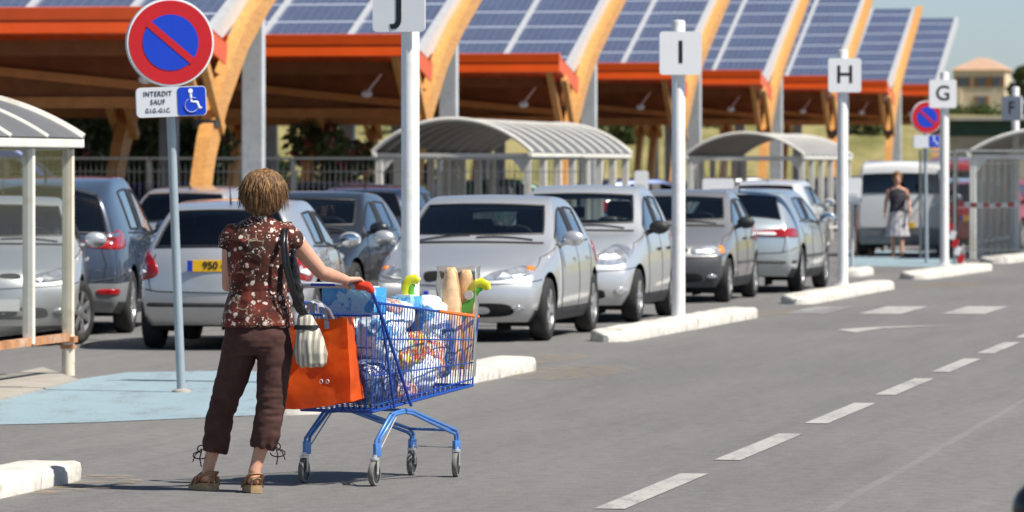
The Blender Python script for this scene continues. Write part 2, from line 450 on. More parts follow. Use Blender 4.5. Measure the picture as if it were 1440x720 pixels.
M['trolley_grey'] = mat('trolley_handle_grey', (.42, .45, .50), .45, var=.1)
M['red_plastic'] = mat('red_plastic', (.68, .05, .02), .4, var=.06)
M['orange_plastic'] = mat('orange_rim_plastic', (.72, .15, .03), .4, var=.06)
M['zinc'] = mat('zinc_fork', (.62, .62, .60), .35, .6, var=.1)
def orangebag():
    m, nt, b = nodes('orange_woven_plastic'); t = NT(nt); setp(b, Roughness=.42, Coat_Weight=.15)
    v = t.obj(); f = t.noise(v, 7, 4); t.l(t.ramp(f, [(.3, (.82, .105, .010)), (.7, (.94, .165, .018))]), b.inputs['Base Color'])
    t.bump(t.noise(v, 6, 3, .5), b, .30, .03)
    tl = t.n('ShaderNodeBsdfTranslucent'); tl.inputs[0].default_value = (.98, .24, .02, 1); mx = t.n('ShaderNodeMixShader'); mx.inputs[0].default_value = .45
    t.l(b.outputs[0], mx.inputs[1]); t.l(tl.outputs[0], mx.inputs[2]); t.l(mx.outputs[0], nt.nodes['Material Output'].inputs[0]); return m
M['orange_bag'] = orangebag()
def carrier(name, cols, sc=8, alpha=.0):
    m, nt, b = nodes(name); t = NT(nt); setp(b, Roughness=.22, Coat_Weight=.3)
    v = t.obj(); nz = t.n('ShaderNodeTexNoise'); nz.inputs['Scale'].default_value = sc; nz.inputs['Detail'].default_value = 5; nz.inputs['Roughness'].default_value = .65
    t.l(v, nz.inputs['Vector']); n = len(cols); st = []
    for i, c in enumerate(cols):
        p0 = .30 + .4 * i / n; p1 = .30 + .4 * (i + .85) / n
        st += [(p0, c), (p1, c)]
    t.l(t.ramp(nz.outputs['Fac'], st), b.inputs['Base Color'])
    t.bump(t.noise(v, 18, 4, .6), b, .5, .03); return m
M['carrier_a'] = carrier('white_blue_carrier', [(.88, .89, .90), (.86, .88, .90), (.60, .76, .86), (.90, .90, .91), (.15, .42, .72), (.88, .89, .89)], 5)
M['carrier_b'] = carrier('yellow_red_packet', [(.72, .76, .78), (.75, .62, .05), (.62, .10, .04), (.76, .72, .20), (.70, .74, .76)], 13)
M['carrier_c'] = carrier('milky_carrier', [(.84, .86, .88), (.90, .90, .90), (.72, .80, .85), (.88, .89, .90)], 4)
M['carrier_d'] = carrier('dark_blue_pack', [(.03, .06, .16), (.12, .15, .26), (.05, .06, .13), (.38, .40, .46)], 10)
M['carrier_e'] = carrier('white_orange_packet', [(.78, .80, .80), (.74, .17, .03), (.80, .70, .55), (.72, .20, .05), (.78, .80, .80)], 15)
M['carrier_f'] = carrier('brown_pink_tray', [(.22, .10, .07), (.45, .20, .15), (.62, .50, .45), (.10, .05, .04)], 18)
M['pack_blue'] = carrier('bright_blue_pack', [(.03, .28, .66), (.05, .36, .74), (.04, .30, .70), (.30, .58, .80), (.05, .34, .72)], 3)
M['bread'] = cloth('bread_crust', (.78, .52, .30), .22, 22, .75)
M['paper'] = glass('clear_bread_sleeve', (.90, .86, .80), 1.3, .12)
M['lime'] = mat('yellow_green_plastic', (.66, .66, .02), .3, var=.06, coat=.3)
M['green'] = mat('green_plastic', (.10, .42, .03), .3, var=.1, coat=.3)
def leafmat(name, a, c2, tr=.35):
    m, nt, b = nodes(name); t = NT(nt); setp(b, Roughness=.6)
    v = t.obj(); f = t.noise(v, 3.5, 4); c = t.ramp(f, [(.3, a), (.7, c2)]); t.l(c, b.inputs['Base Color'])
    tl = t.n('ShaderNodeBsdfTranslucent'); t.l(c, tl.inputs[0]); mx = t.n('ShaderNodeMixShader'); mx.inputs[0].default_value = tr
    t.l(b.outputs[0], mx.inputs[1]); t.l(tl.outputs[0], mx.inputs[2]); t.l(mx.outputs[0], nt.nodes['Material Output'].inputs[0]); return m
M['leaf_dark'] = leafmat('dark_leaves', (.025, .05, .015), (.07, .11, .035))
M['leaf_mid'] = leafmat('olive_leaves', (.06, .09, .025), (.13, .16, .05))
M['bloom'] = leafmat('pink_blossom', (.45, .06, .07), (.60, .20, .20))
M['bark'] = mat('bark', (.10, .07, .05), .9, var=.3, scale=8, bump=.5)
M['render_wall'] = mat('cream_render', (.62, .52, .38), .9, var=.06, scale=1)
M['roof_tile'] = mat('clay_tiles', (.48, .31, .21), .85, var=.2, scale=2, bump=.4, bscale=6)
M['shutter'] = mat('brown_shutter', (.30, .13, .06), .7)
M['window_dark'] = mat('window_glass_dark', (.10, .14, .18), .1, var=.1)
M['terracotta'] = mat('terracotta_plastic', (.44, .26, .17), .7, var=.15)

M['wood_mid'] = mat('timber_beam_brown', (.46, .20, .055), .65, var=.2, scale=3)
M['shed_green'] = mat('dark_green_cladding', (.02, .05, .042), .7, var=.2)

M['fence'] = mat('fence_grey', (.20, .21, .21), .55, .2, var=.15)
def sand():
    m, nt, b = nodes('thin_sand'); t = NT(nt); setp(b, Roughness=.95); v = t.obj()
    b.inputs['Base Color'].default_value = (.40, .30, .19, 1)
    f = t.noise(v, 7, 6, .7); tr = t.n('ShaderNodeBsdfTransparent'); mx = t.n('ShaderNodeMixShader')
    t.l(t.ramp(f, [(.46, (0, 0, 0)), (.72, (.75, .75, .75))]), mx.inputs[0]); t.l(tr.outputs[0], mx.inputs[1]); t.l(b.outputs[0], mx.inputs[2]); t.l(mx.outputs[0], nt.nodes['Material Output'].inputs[0]); return m
M['sand'] = sand()
# ================================================================== THE SETTING
def prof(y):
    def sm(a, b, t):
        t = max(0, min(1, (t - a) / (b - a))); return t * t * (3 - 2 * t)
    return -.05 + 4.3 * sm(196, 246, y) + 1.2 * sm(260, 560, y) + 5.6 * sm(560, 900, y) + 6 * sm(1000, 3500, y)
def make_ground():
    mb = MB(); ys = [-80, 0, 80, 150, 190] + [190 + 3 * i for i in range(1, 24)] + [270, 300, 340, 400, 470, 560, 640, 720, 800, 900, 1000, 1300, 1700, 2300, 3500, 6000]
    xs = [-3000, -1500, -800, -400, -200, -120] + [-80 + 8 * i for i in range(21)] + [120, 200, 400, 800, 1500, 3000]
    g = [[mb.bm.verts.new((x, y, prof(y) + (noise.noise(Vector((x * .05, y * .05, 0))) * .35 if y > 205 else 0))) for x in xs] for y in ys]
    for a, b in zip(g, g[1:]):
        for i in range(len(xs) - 1): mb.bm.faces.new((a[i], a[i + 1], b[i + 1], b[i]))
    tag(mb.build('ground', M['soil'], smooth=60), kind='structure')
    mb = MB(); mb.face([(-90, -30, 0), (90, -30, 0), (90, 194, 0), (-90, 194, 0)])
    tag(mb.build('parking_asphalt', M['asphalt']), kind='structure')
make_ground()
def marking(name, pts, m, z=.004):
    mb = MB(); n = len(pts); mb.face([(p.x, p.y, z) for p in pts])
    return tag(mb.build(name, m), kind='structure')
# lane line: 3 m dashes, 1.33 m gaps
o0 = gp(835, 716); o0 = o0 + RN * .0
for k in range(-2, 26):
    a = o0 + RD * (4.35 * k); b = a + RD * 3.0; w = RN * .16
    marking('lane_marking', [a, a + w, b + w, b], M['road_paint'])
# give-way bars before the junction lane and the arrow head
for px, m in ((1100, M['road_paint_faint']), (1207, M['road_paint']), (1325, M['road_paint'])):
    a = gp(px, 441.5); marking('stop_bar_marking', [a, a + RN * .50, a + RN * .50 + RD * 3.2, a + RD * 3.2], M['road_paint'] if px > 1150 else M['road_paint_faint'])
a = gp(1177, 464)
marking('arrow_marking', [a, a + RN * .30 - RD * .9, a + RN * .42 + RD * .6, a + RN * 1.05 + RD * 1.7, a + RN * .55 + RD * 1.3, a + RN * .20 + RD * .7], M['road_paint'])
# pale blue painted area for disabled parking
marking('blue_parking_paint', [gp(-90, 600), gp(120, 595), gp(452, 581), gp(470, 560), gp(470, 540), gp(350, 521.5), gp(180, 524), gp(-20, 552), gp(-120, 566)], M['blue_paint'])
marking('blue_crossing_paint', [gp(1178, 374), gp(1345, 376), gp(1350, 355), gp(1190, 352)], M['blue_paint'])
for px, py in ((690, 492), (180, 430), (60, 452)):
    pass
def bay_line(px, py, L=5.0):
    a = gp(px, py); marking('bay_marking', [a, a + RN * .10, a + RN * .10 + RD * L, a + RD * L], M['road_paint_faint'])
for px, py in ((478, 487), (620, 483), (900, 470), (120, 486)): bay_line(px, py)
for px, py, w, L in ((800, 524, .5, 1.6), (1330, 401, .6, 2.0), (96, 682, .35, .9), (1072, 441, .35, 1.6), (760, 505, .4, 1.2)):
    a = gp(px, py); n_ = 14
    marking('sand_drift', [a + RN * (w * math.cos(2 * math.pi * i / n_)) + RD * (L * math.sin(2 * math.pi * i / n_)) for i in range(n_)], M['sand'], .006)
mb = MB()   # strip of old concrete along the trolley shelter
p = [gp(-60, 580), gp(110, 536), gp(60, 519), gp(-120, 556)]
tag(MB().prism([(q.x, q.y) for q in p], -.02, .018).build('concrete_strip', M['concrete']), kind='structure')

# ------------------------------------------------------------------ kerb islands
def kerb(p0, p1, w, label, h=.125):
    p0, p1 = Vector(p0), Vector(p1); L = (p1 - p0).length; d = (p1 - p0).normalized()
    o_rz = math.atan2(-d.x, d.y)
    mb = MB(); n = 40; rings = []
    prof2 = [(-.5, 0), (-.5, .6), (-.46, .86), (-.38, .97), (-.2, 1.0), (.2, 1.0), (.38, .97), (.46, .86), (.5, .6), (.5, 0)]
    ysl = [(L * i / n, 1.0) for i in range(n + 1)]
    for j in range(1, int(L)):
        yj = L * j / int(L) + .05 * math.sin(j * 7 + p0.x); ysl += [(yj - .012, 1.0), (yj - .006, .93), (yj + .006, .93), (yj + .012, 1.0)]
    for y, jf in sorted(ysl):
        e = min(y, L - y); wf = 1.0
        if e < w * .6: wf = math.sqrt(max(.02, 1 - (1 - e / (w * .6)) ** 2))
        hf = 1.0 if e > .02 else .55
        ring = []
        for u, v in prof2:
            q = noise.noise(Vector((u * 3, y * 1.7 + p0.x, v * 2 + p0.y))) * .010 + noise.noise(Vector((u * 9, y * 7 + p0.x, v * 6))) * .005
            ring.append(Vector(((u * w * wf + q) * jf, y, max(0, (v * h * hf + q * (v > .3)) * jf))))
        rings.append(ring)
    mb.ringskin(rings)
    o = mb.build('kerb_island', M['solid_white'], smooth=50); o.location = (p0.x, p0.y, 0); o.rotation_euler = (0, 0, o_rz)
    return tag(o, label, 'kerb', 'white kerb islands along the lane')
kerb(gp(398, 584), gp(727, 520), .42, 'white kerb island partly hidden behind the loaded trolley')
kerb(gp(852, 481), gp(1046, 446), .40, 'long white kerb island at the foot of the letter I pole')
kerb(gp(1118, 428), gp(1240, 406), .42, 'white kerb island at the foot of the letter H pole')
kerb(gp(1284, 393), gp(1378, 380), .5, 'white kerb island at the foot of the letter G pole')
kerb(gp(1392, 371), gp(1475, 362), .5, 'farthest white kerb island, at the foot of the letter F pole')
q = gp(76, 672); kerb(q - RD * 6.0 - RN * .1, q, .46, 'worn white kerb end in front, alone beside the blue paint', .105)
kerb(gp(1192, 389), gp(1214, 386), .4, 'short pale kerb stub behind the letter H pole')

# ------------------------------------------------------------------ letter poles
def rrect(w, h, r, n=5):
    out = []
    for cx, cy, a0 in ((w / 2 - r, h / 2 - r, 0), (-w / 2 + r, h / 2 - r, 90), (-w / 2 + r, -h / 2 + r, 180), (w / 2 - r, -h / 2 + r, 270)):
        for i in range(n + 1):
            a = R(a0 + 90 * i / n); out.append((cx + r * math.cos(a), cy + r * math.sin(a)))
    return out
def letter_pole(ch, px, py, top, bx, by, label, yaw=0.0, grey=False, bw=.45, ts=.29):
    p = gp(px, py, .12); Y = p.y; g = thing('letter_pole', label, 'row sign', (p.x, p.y, .11), 0, 'letter poles marking the parking rows')
    H = at(px, top, Y).z - .11
    MB().lathe([(.13, 0), (.13, .012), (.075, .02), (.075, .05)], n=20).build('base_flange', M['white_paint'], g, 40)
    MB().lathe([(.072, .015), (.072, H - .03), (.066, H - .008), (.03, H)], n=24).build('post', M['white_paint'], g, 40)
    c = at(bx, by, Y); bo = MB().prism(rrect(bw, bw * 1.03, .035), -.032, 0, axis='Y').build('sign_board', M['sign_grey_shade'] if grey else M['sign_white'], g, 30)
    bo.location = (c.x - p.x, -.085, c.z - .11); bo.rotation_euler = (0, 0, yaw)
    text_mesh(ch, 'letter', ts, M['black'], bo, (0, -.034, 0), bold=.004, ext=.0015)
    for z in (-.1, .1):
        MB().lathe([(.080, z - .012), (.080, z + .012)], n=20).build('clamp', M['galv'], g, 40).location = (0, 0, c.z - .11)
    return g
letter_pole('J', 577, 521, -54, 562, 7, 'nearest white pole with letter J board, rising behind the loaded trolley', R(-9), bw=.42, ts=.36)
letter_pole('I', 954, 446, 28, 956.5, 75, 'white pole with letter I board beside the silver cars', R(2), ts=.34)
letter_pole('H', 1185, 400, 70, 1187, 106, 'white pole with letter H board on a short kerb island', R(3), ts=.34)
letter_pole('G', 1328, 372, 101, 1325, 132, 'white pole with letter G board beside the far no-parking sign', R(4), ts=.34)
letter_pole('F', 1428, 353, 122, 1423, 152.5, 'farthest white pole with letter F board painted grey as its shaded side', R(-40), True, ts=.34)  # white board turned from the sun, its shade put into the grey colour

# ------------------------------------------------------------------ no-parking signs
def disc_prof(r, d): return [(r * .96, 0), (r, .006), (r, d - .008), (r * .96, d)]
def no_parking(px, py, dx, dy, rad_px, plate, label, tilt, near):
    p = gp(px, py); Y = p.y; g = thing('no_parking_sign', label, 'road sign', p, 0, 'blue and red no-parking signs')
    g.rotation_euler = (0, tilt, R(12))
    s = Y / F_PX; r = rad_px * s; zc = at(dx, dy, Y).z; topz = zc + r * .3
    MB().lathe([(.034, 0), (.034, topz)], n=18).build('post', M['post_grey'], g, 40)
    if near: MB().lathe([(.075, .001), (.07, .02), (.036, .03)], n=18).build('post_foot', M['concrete'], g, 40)
    d = MB(); d.lathe(disc_prof(r, .075), (0, 0, 0), 'Y', 56); di = d.build('sign_disc', M['galv'], g, 40); di.location = (0, -.13, zc)
    ri = MB(); ri.lathe([(r * .985, -.004), (r * .985, .0)], axis='Y', n=56); ri.build('white_border', M['sign_white'], di, 30)
    MB().lathe([(r * .95, -.008), (r * .95, -.005)], axis='Y', n=56).build('red_ring', M['sign_red'], di, 30)
    MB().lathe([(r * .635, -.012), (r * .635, -.009)], axis='Y', n=56).build('blue_field', M['sign_blue'], di, 30)
    b = MB(); b.box((0, -.0145, 0), (r * 1.32, .003, r * .155), rot=Matrix.Rotation(R(42), 3, 'Y')); b.build('red_bar', M['sign_red'], di)
    x0, y0, x1, y1 = plate; w, h = (x1 - x0) * s, (y1 - y0) * s
    pc = at((x0 + x1) / 2, (y0 + y1) / 2, Y); lx = (pc.x - p.x) - pc.z * math.sin(tilt); 
    pl = MB().prism(rrect(w, h, h * .16), -.05, 0, axis='Y').build('plate', M['sign_grey_shade'], g, 30); pl.location = (lx, -.09, pc.z)
    bw = w * .40; bl = MB(); bl.prism([(u, v) for u, v in rrect(bw, h * .94, h * .12)], -.055, -.0515, axis='Y')
    bl.build('blue_panel', M['sign_blue'], pl, 30).location = (w / 2 - bw / 2 - .008, 0, 0)
    if near:
        for t, z in (('INTERDIT', .275), ('SAUF', 0.0), ('G.I.G.-G.I.C.', -.28)):
            text_mesh(t, 'lettering', h * (.235 if t != 'G.I.G.-G.I.C.' else .20), M['ink'], pl, (-w / 2 + (w - bw) / 2 + .002, -.0525, z * h), space=1.15 if t != 'G.I.G.-G.I.C.' else 1.05, sx=.84 if t != 'G.I.G.-G.I.C.' else .80, bold=0)
    # wheelchair symbol
    k = h * .94; ox = w / 2 - bw / 2 - .008; q = MB()
    def T(pts, rr): q.tube([(ox + u * k, -.0575, v * k) for u, v in pts], rr * k, 8, flat=.25)
    q.lathe([(.085 * k, -.060), (.085 * k, -.0555)], (ox - .03 * k, 0, .36 * k), 'Y', 20)
    T([(-.03, .26), (-.01, -.02), (.19, -.04), (.28, -.26), (.36, -.23)], .045); T([(-.02, .12), (.15, .11)], .035)
    arc = [(-.01 + .24 * math.cos(R(a)), -.15 + .24 * math.sin(R(a))) for a in range(115, 345, 15)]; T(arc, .038)
    q.build('wheelchair_symbol', M['sign_white'], pl, 40)
    return g
no_parking(255, 552, 232, 60, 62, (188, 122, 287, 164), 'near no-parking sign with white disabled-only plate on leaning grey post', R(-2.2), True)
no_parking(1303, 370, 1298, 165, 23, (1281, 190, 1319, 208), 'distant no-parking sign on a thin post beside the letter G pole', R(-.7), False)

# ------------------------------------------------------------------ solar canopies
CG = 'solar parking canopies one behind the other'
def canopy(k, label, length, nframes):
    Z = 76.5 + 15.05 * (k - 1); X = .1823 * Z - 17.8; dz = max(0, .115 * (k - 3))
    g = thing('solar_canopy', label, 'canopy', (X, Z, 0), -ROAD, CG)
    V = lambda x, s, h: Vector((x, s, h + dz))
    sl = .331; L = length; vs, vh = -2.8, 3.57; ts, th = 6.2, 3.57 + 9.0 * .331
    n = Vector((0, -sl, 1)).normalized()
    # panel sheet with metre UVs
    mb = MB(); bm = mb.bm; uvl = bm.loops.layers.uv.new('UVMap'); sd = Vector((0, 1, sl)); run = (ts - vs) * sd.length
    lo = [V(-L, vs, vh), V(-.05, vs, vh), V(-.05, ts, th), V(-L, ts, th)]
    vt = [bm.verts.new(p + n * .05) for p in lo]; vb = [bm.verts.new(p) for p in lo]
    f = bm.faces.new(vt)
    for lp, (u, v) in zip(f.loops, ((0, 0), (L - .05, 0), (L - .05, run), (0, run))): lp[uvl].uv = (u, v)
    fb = bm.faces.new(vb[::-1]); fb.material_index = 1
    for i in range(4):
        j = (i + 1) % 4; q = bm.faces.new((vb[i], vb[j], vt[j], vt[i])); q.material_index = 1
    mb.build('solar_panels', [M['panel'], M['panel_rail']], g, recalc=False)
    rl = MB(); x = -1.50
    while x > -L:
        rl.beam(V(x, vs, vh + .075), V(x, ts, th + .075), .10, .04); x -= 1.60
    rl.build('panel_rail', M['panel_rail'], g)
    ed = MB(); ed.beam(V(-.07, vs - .05, vh - .06), V(-.07, ts + .05, th - .06), .13, .30); ed.build('edge_flashing', M['panel_rail'], g)
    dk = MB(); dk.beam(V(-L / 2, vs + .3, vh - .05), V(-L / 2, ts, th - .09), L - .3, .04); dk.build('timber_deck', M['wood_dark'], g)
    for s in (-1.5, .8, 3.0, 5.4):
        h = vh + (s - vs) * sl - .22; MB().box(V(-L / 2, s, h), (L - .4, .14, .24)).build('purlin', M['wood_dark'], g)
    # front wing of red sheet
    es, eh = -5.0, 3.97; off = .2
    w = MB(); npl = int((L + .2) / .14); top = []; 
    for s, h in ((vs + .15, 3.52), (es + .02, eh - .03)):
        top.append([V(off - i * .14, s, h - (.045 if i % 2 else 0)) for i in range(npl)])
    w.ringskin(top, closed=False, cap=False); top2 = [[p + Vector((0, 0, .012)) for p in r] for r in top]; w.ringskin(top2, closed=False, cap=False)
    w.build('wing_roof', M['orange_steel'], g)
    up = MB(); up.prism([(es - .05, eh - .17 + dz), (es - .05, eh + dz), (es + .10, eh + .015 + dz), (es + .10, eh - .15 + dz)], off + .02, -L, axis='X'); up.build('eave_band', M['orange_steel'], g)
    lo2 = MB(); lo2.prism([(es - .01, eh - .385 + dz), (es - .075, eh - .36 + dz), (es - .035, eh - .18 + dz), (es + .03, eh - .18 + dz), (es + .03, eh - .385 + dz)], off + .02, -L, axis='X'); lo2.build('eave_fascia', M['orange_steel'], g)
    vg = MB(); vg.prism([(es, eh - .05 + dz), (es + .0, eh - .30 + dz), (vs + .1, 3.20 + dz), (vs + .2, 3.50 + dz)], off - .03, off + .0, axis='X'); vg.build('verge_board', M['orange_steel'], g)
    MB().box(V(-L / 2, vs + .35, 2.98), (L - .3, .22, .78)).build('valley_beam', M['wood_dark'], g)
    MB().box(V(-L / 2, vs + .30, 2.66), (L - .3, .34, .16)).build('lower_beam', M['wood_mid'], g)
    MB().box(V(-L / 2, es + .8, 3.42), (L - .3, .12, .22)).build('wing_purlin', M['wood_dark'], g)
    # raking curved timber with its strut and steel post, one set per frame
    ctl = [(-4.35, 0), (-4.2, .6), (-3.98, 1.2), (-3.5, 2.0), (-2.75, 2.75), (-1.4, 3.62), (0, 4.22), (2, 4.92), (4.2, 5.66), (6.25, 6.36)]
    fs_ = 1.0 if k < 5 else .8
    dep = [fs_ * q for q in (.42, .42, .44, .46, .45, .38, .32, .29, .27, .24)]
    for i in range(nframes):
        x = .10 - i * 5.2 if i == 0 else -i * 5.2
        bm_ = MB(); rings = []
        for j, (s, h) in enumerate(ctl):
            if k == 8 and i == 0 and j > 5: break
            a = Vector(ctl[max(j - 1, 0)]); b = Vector(ctl[min(j + 1, len(ctl) - 1)]); t = (b - a).normalized(); nn = Vector((-t.y, t.x)); e = dep[j] / 2
            hh = h * (1 + dz / 4.2)
            p1 = (s + nn.x * e, hh + nn.y * e); p2 = (s - nn.x * e, hh - nn.y * e)
            if j == 0: p1, p2 = (s - e, 0), (s + e, 0)
            rings.append([Vector((x - .10, p1[0], p1[1])), Vector((x + .10, p1[0], p1[1])), Vector((x + .10, p2[0], p2[1])), Vector((x - .10, p2[0], p2[1]))])
        bm_.ringskin(rings); bm_.build('glulam_beam', M['glulam'], g)
        for xx, s1, h1 in ((x - .16, -4.75, 3.72), (x + .10 if i == 0 else x + .16, -4.35, 3.50)):
            MB().beam(V(xx, -3.0, 2.25), V(xx, s1, h1), .11, .16).build('wing_strut', M['glulam'], g)
        if i == 0: MB().box(V(x - .02, -3.3, 2.35), (.30, .34, .10)).build('knee_plate', M['dark_metal'], g)
        st = MB(); px_ = x - .13 if i == 0 else x; top_h = 4.15 + dz
        st.box((px_, 0, top_h / 2), (.33, .20, top_h), bev=.02)
        st.box((px_, 0, top_h - .01), (.42, .34, .03)); st.box((px_, 0, .015), (.5, .42, .03)); st.build('steel_post', M['galv'], g)
    MB().beam(V(-.1, vs + .16, 2.80), V(-4.6, vs + .16, 3.26), .10, .13).build('cross_brace', M['wood_mid'], g)
    lamp = MB(); lamp.ball(V(-.75, -3.7, 2.98), (.10, .08, .07), seg=12, rings=8); lamp.tube([V(-.75, -3.7, 3.0), V(-.55, -3.3, 3.36)], .02, 6)
    lamp.build('lamp_housing', M['white_paint'], g)
    return g
names = ['nearest solar canopy, its raking timber behind the no-parking sign', 'second solar canopy from the front, behind the letter J pole',
         'third solar canopy from the front, above the cream barrel-roofed trolley shelter', 'fourth solar canopy from the front, just left of the letter I board',
         'fifth solar canopy from the front, between the letter I and H poles', 'sixth solar canopy from the front, left of the letter H board',
         'seventh solar canopy from the front, right of the letter H board', 'last and smallest solar canopy, ending left of the far house']
for k in range(1, 9): canopy(k, names[k - 1], 24 if k < 3 else 20, 4 if k < 4 else 3)

# ------------------------------------------------------------------ trolley shelters
SG_ = 'arched trolley shelters'
def shelter(name_, label, ex, ez, w, L, eave=1.96, rise=.52, posts=7, front_kit='cream', panels=True, left_posts=True, pw=.12):
    """right eave starts at (ex, ez) at its near end and runs away along the road; w to the left"""
    c = Vector((ex, ez, 0)) - RN * (w / 2)
    g = thing('trolley_shelter', label, 'shelter', c, -ROAD, SG_)
    fm = M['shelter_white']; hw = w / 2
    def arc(t): a = R(180) * t; u = -math.cos(a) * (hw + .10); return (u, eave + rise * math.sin(a) ** .8 if 0 < t < 1 else eave)
    def arch(t):   # circular segment
        Rr = (hw + .1) ** 2 / (2 * rise) + rise / 2; a0 = math.asin((hw + .1) / Rr); a = -a0 + 2 * a0 * t
        return (Rr * math.sin(a), eave + rise - Rr + Rr * math.cos(a))
    n = 28; rf = MB(); prof_ = [arch(i / n) for i in range(n + 1)]
    rings = [[Vector((u, y, v)) for u, v in prof_] for y in (-.12, L + .12)]
    rf.ringskin(rings, closed=False, cap=False); rings = [[p + Vector((0, 0, .012)) for p in r] for r in rings]; rf.ringskin(rings, closed=False, cap=False)
    rf.build('curved_roof', M['poly'], g, 60)
    nr = int(L / 1.0)
    for j in range(nr + 1):
        y = -.10 + (L + .20) * j / nr; end = j in (0, nr)
        rb = MB(); rb.tube([(u, y, v + .012) for u, v in prof_], .034 if end else .020, 6, flat=1.2); rb.build('roof_rib', fm, g, 40)
    for sx in (-1, 1):
        MB().box((sx * (hw + .06), L / 2, eave - .035), (.08, L + .3, .075), bev=.012).build('eave_gutter', fm, g)
    for y in (0, L): MB().box((0, y, eave - .05), (w, .07, .09)).build('tie_beam', fm, g)
    for sx in (-1, 1):
        if sx < 0 and not left_posts: continue
        for j in range(posts):
            y = L * j / (posts - 1); last = j == posts - 1
            zb_ = .30 if front_kit == 'rusty' and not last else 0
            MB().box((sx * hw, y, (eave - .08 + zb_) / 2), (pw, pw * .8, eave - .08 - zb_), bev=.008).build('post', M['shelter_rusty'] if (front_kit == 'rusty' and last and sx > 0) else fm, g)
        if front_kit == 'rusty':
            MB().box((sx * hw, L / 2, .32), (.06, L + .1, .065)).build('bottom_rail', M['rust'], g)
        else: MB().box((sx * hw, L / 2, .30), (.05, L, .05)).build('bottom_rail', fm, g)
        if panels:
            MB().box((sx * hw - sx * .0, L / 2, (eave + .30) / 2), (.008, L - .1, eave - .48)).build('side_panel', M['clear_panel'], g)
    for sx in (-1, 1):
        gs = MB(); gs.prism([(sx * hw, eave - .40), (sx * hw, eave - .08), (sx * (hw - .28), eave - .08)], -.03, .03, axis='Y'); gs.build('gusset', fm, g)
    if front_kit == 'rusty':
        MB().lathe([(.055, .0), (.055, .34)], (hw, L, 0), n=14).build('stub_foot', M['shelter_rusty'], g, 40)
        cl = MB(); cl.box((hw, L, .30), (.13, .13, .05)); cl.box((hw, L, .24), (.11, .11, .03)); cl.build('foot_clamp', M['rust'], g)
    return g
A0 = gp(96, 528) - RD * 9.6
shelter('a', 'near cream trolley shelter with a rusty corner post beside the blue paint', A0.x, A0.y, 2.5, 9.6, 1.965, .40, 9, 'rusty', left_posts=False, pw=.09)
shelter('b', 'cream barrel-roofed trolley shelter behind the letter J pole', .26, 84, 2.5, 10.2, 1.95, .55, 8, panels=False)
shelter('c', 'smaller arched trolley shelter between the letter I and H poles', 6.42, 113, 2.5, 9.0, 1.95, .50, 6, panels=False)
shelter('d', 'far trolley shelter with grey mesh sides next to the letter F pole', 11.2, 94, 2.7, 8.0, 1.95, .45, 6)

# trolleys nested inside the shelters
def stowed(label, x, y):
    g = thing('stowed_trolley', label, 'shopping trolley', (x, y, 0), -ROAD, 'trolleys parked in the shelters')
    b = MB()
    for sx in (-.25, .25):
        for z in (.5, .65, .8, .95): b.tube([(sx, -.45, z), (sx * .8, .45, z - .04)], .012, 5)
        for i in range(7):
            y_ = -.45 + .9 * i / 6; b.tube([(sx, y_, .5), (sx, y_, .95)], .008, 4)
    for i in range(6): b.tube([(-.2 + .08 * i, .45, .46), (-.2 + .08 * i, .45, .91)], .008, 4)
    b.build('basket', M['zinc'], g); MB().tube([(-.27, -.5, 1.02), (.27, -.5, 1.02)], .018, 6).build('handle', M['red_plastic'], g)
    fr = MB()
    for sx in (-.22, .22): fr.tube([(sx, -.42, .1), (sx, -.1, .46), (sx * .8, .42, .12)], .016, 5); fr.lathe([(.06, -.02), (.06, .02)], (sx, -.42, .062), 'X', 12); fr.lathe([(.06, -.02), (.06, .02)], (sx * .8, .42, .062), 'X', 12)
    fr.build('wheeled_frame', M['zinc'], g)
    return g
st0 = stowed('nested steel trolley parked under the arched shelter behind letter J', 0, 0)
spots = [(-1.0, 86.5), (-.3, 87.0), (-.9, 88.5), (-.15, 89.4)]
for i, (x, y) in enumerate(spots):
    o = st0 if i == 0 else copy_tree(st0); o.location = (x, y, 0)

# ------------------------------------------------------------------ mesh fence behind the near rows
def fence_panel(label, x, y, rz, w, h, group, bars=26, m='fence', rr=.012, top=True):
    g = thing('fence_panel', label, 'fence', (x, y, 0), rz, group)
    b = MB()
    for i in range(bars): b.box((-w / 2 + w * (i + .5) / bars, 0, h / 2), (rr * .7, rr * .7, h - .1))
    for z in (.25, h * .5, h - .22): b.box((0, 0, z), (w, rr * 1.2, rr * 1.2))
    b.build('mesh', M[m], g)
    f = MB(); f.box((-w / 2, 0, h / 2), (.035, .035, h)); f.box((w / 2, 0, h / 2), (.035, .035, h))
    if top: f.box((0, 0, h), (w, .045, .045))
    f.build('frame', M[m], g); return g
FG = 'grey mesh fence panels behind the parked cars'
x0 = -9.6
for i in range(5):
    c = Vector((x0 + 2.4 * i, 84.0, 0)); c.y -= (c.x + 5) * .18
    fence_panel('grey mesh fence panel under the near solar canopies behind the parked cars', c.x, c.y, -ROAD, 2.4, 1.86, FG)
SGp = 'temporary site fence panels by the far shelter'
for i, (px, py, Y) in enumerate(((1320, 0, 96), (1400, 0, 90))):
    p = at(px, 300, Y)
    fence_panel(['open mesh site fence panel behind the letter G pole', 'mesh site fence panel in front of the far grey shelter'][i], p.x, Y, R(70 if i == 0 else 20), 2.6 if i == 0 else 1.6, 2.0, SGp, 24, 'fence', .010)
tp = MB(); a, b = at(1348, 286, 91.5), at(1470, 276, 90)
pts = [a.lerp(b, t / 14) + Vector((0, 0, -.10 * math.sin(math.pi * t / 14))) for t in range(15)]
for i, (p, q) in enumerate(zip(pts, pts[1:])): tp.beam(p, q, .004, .085, mi=i % 2)
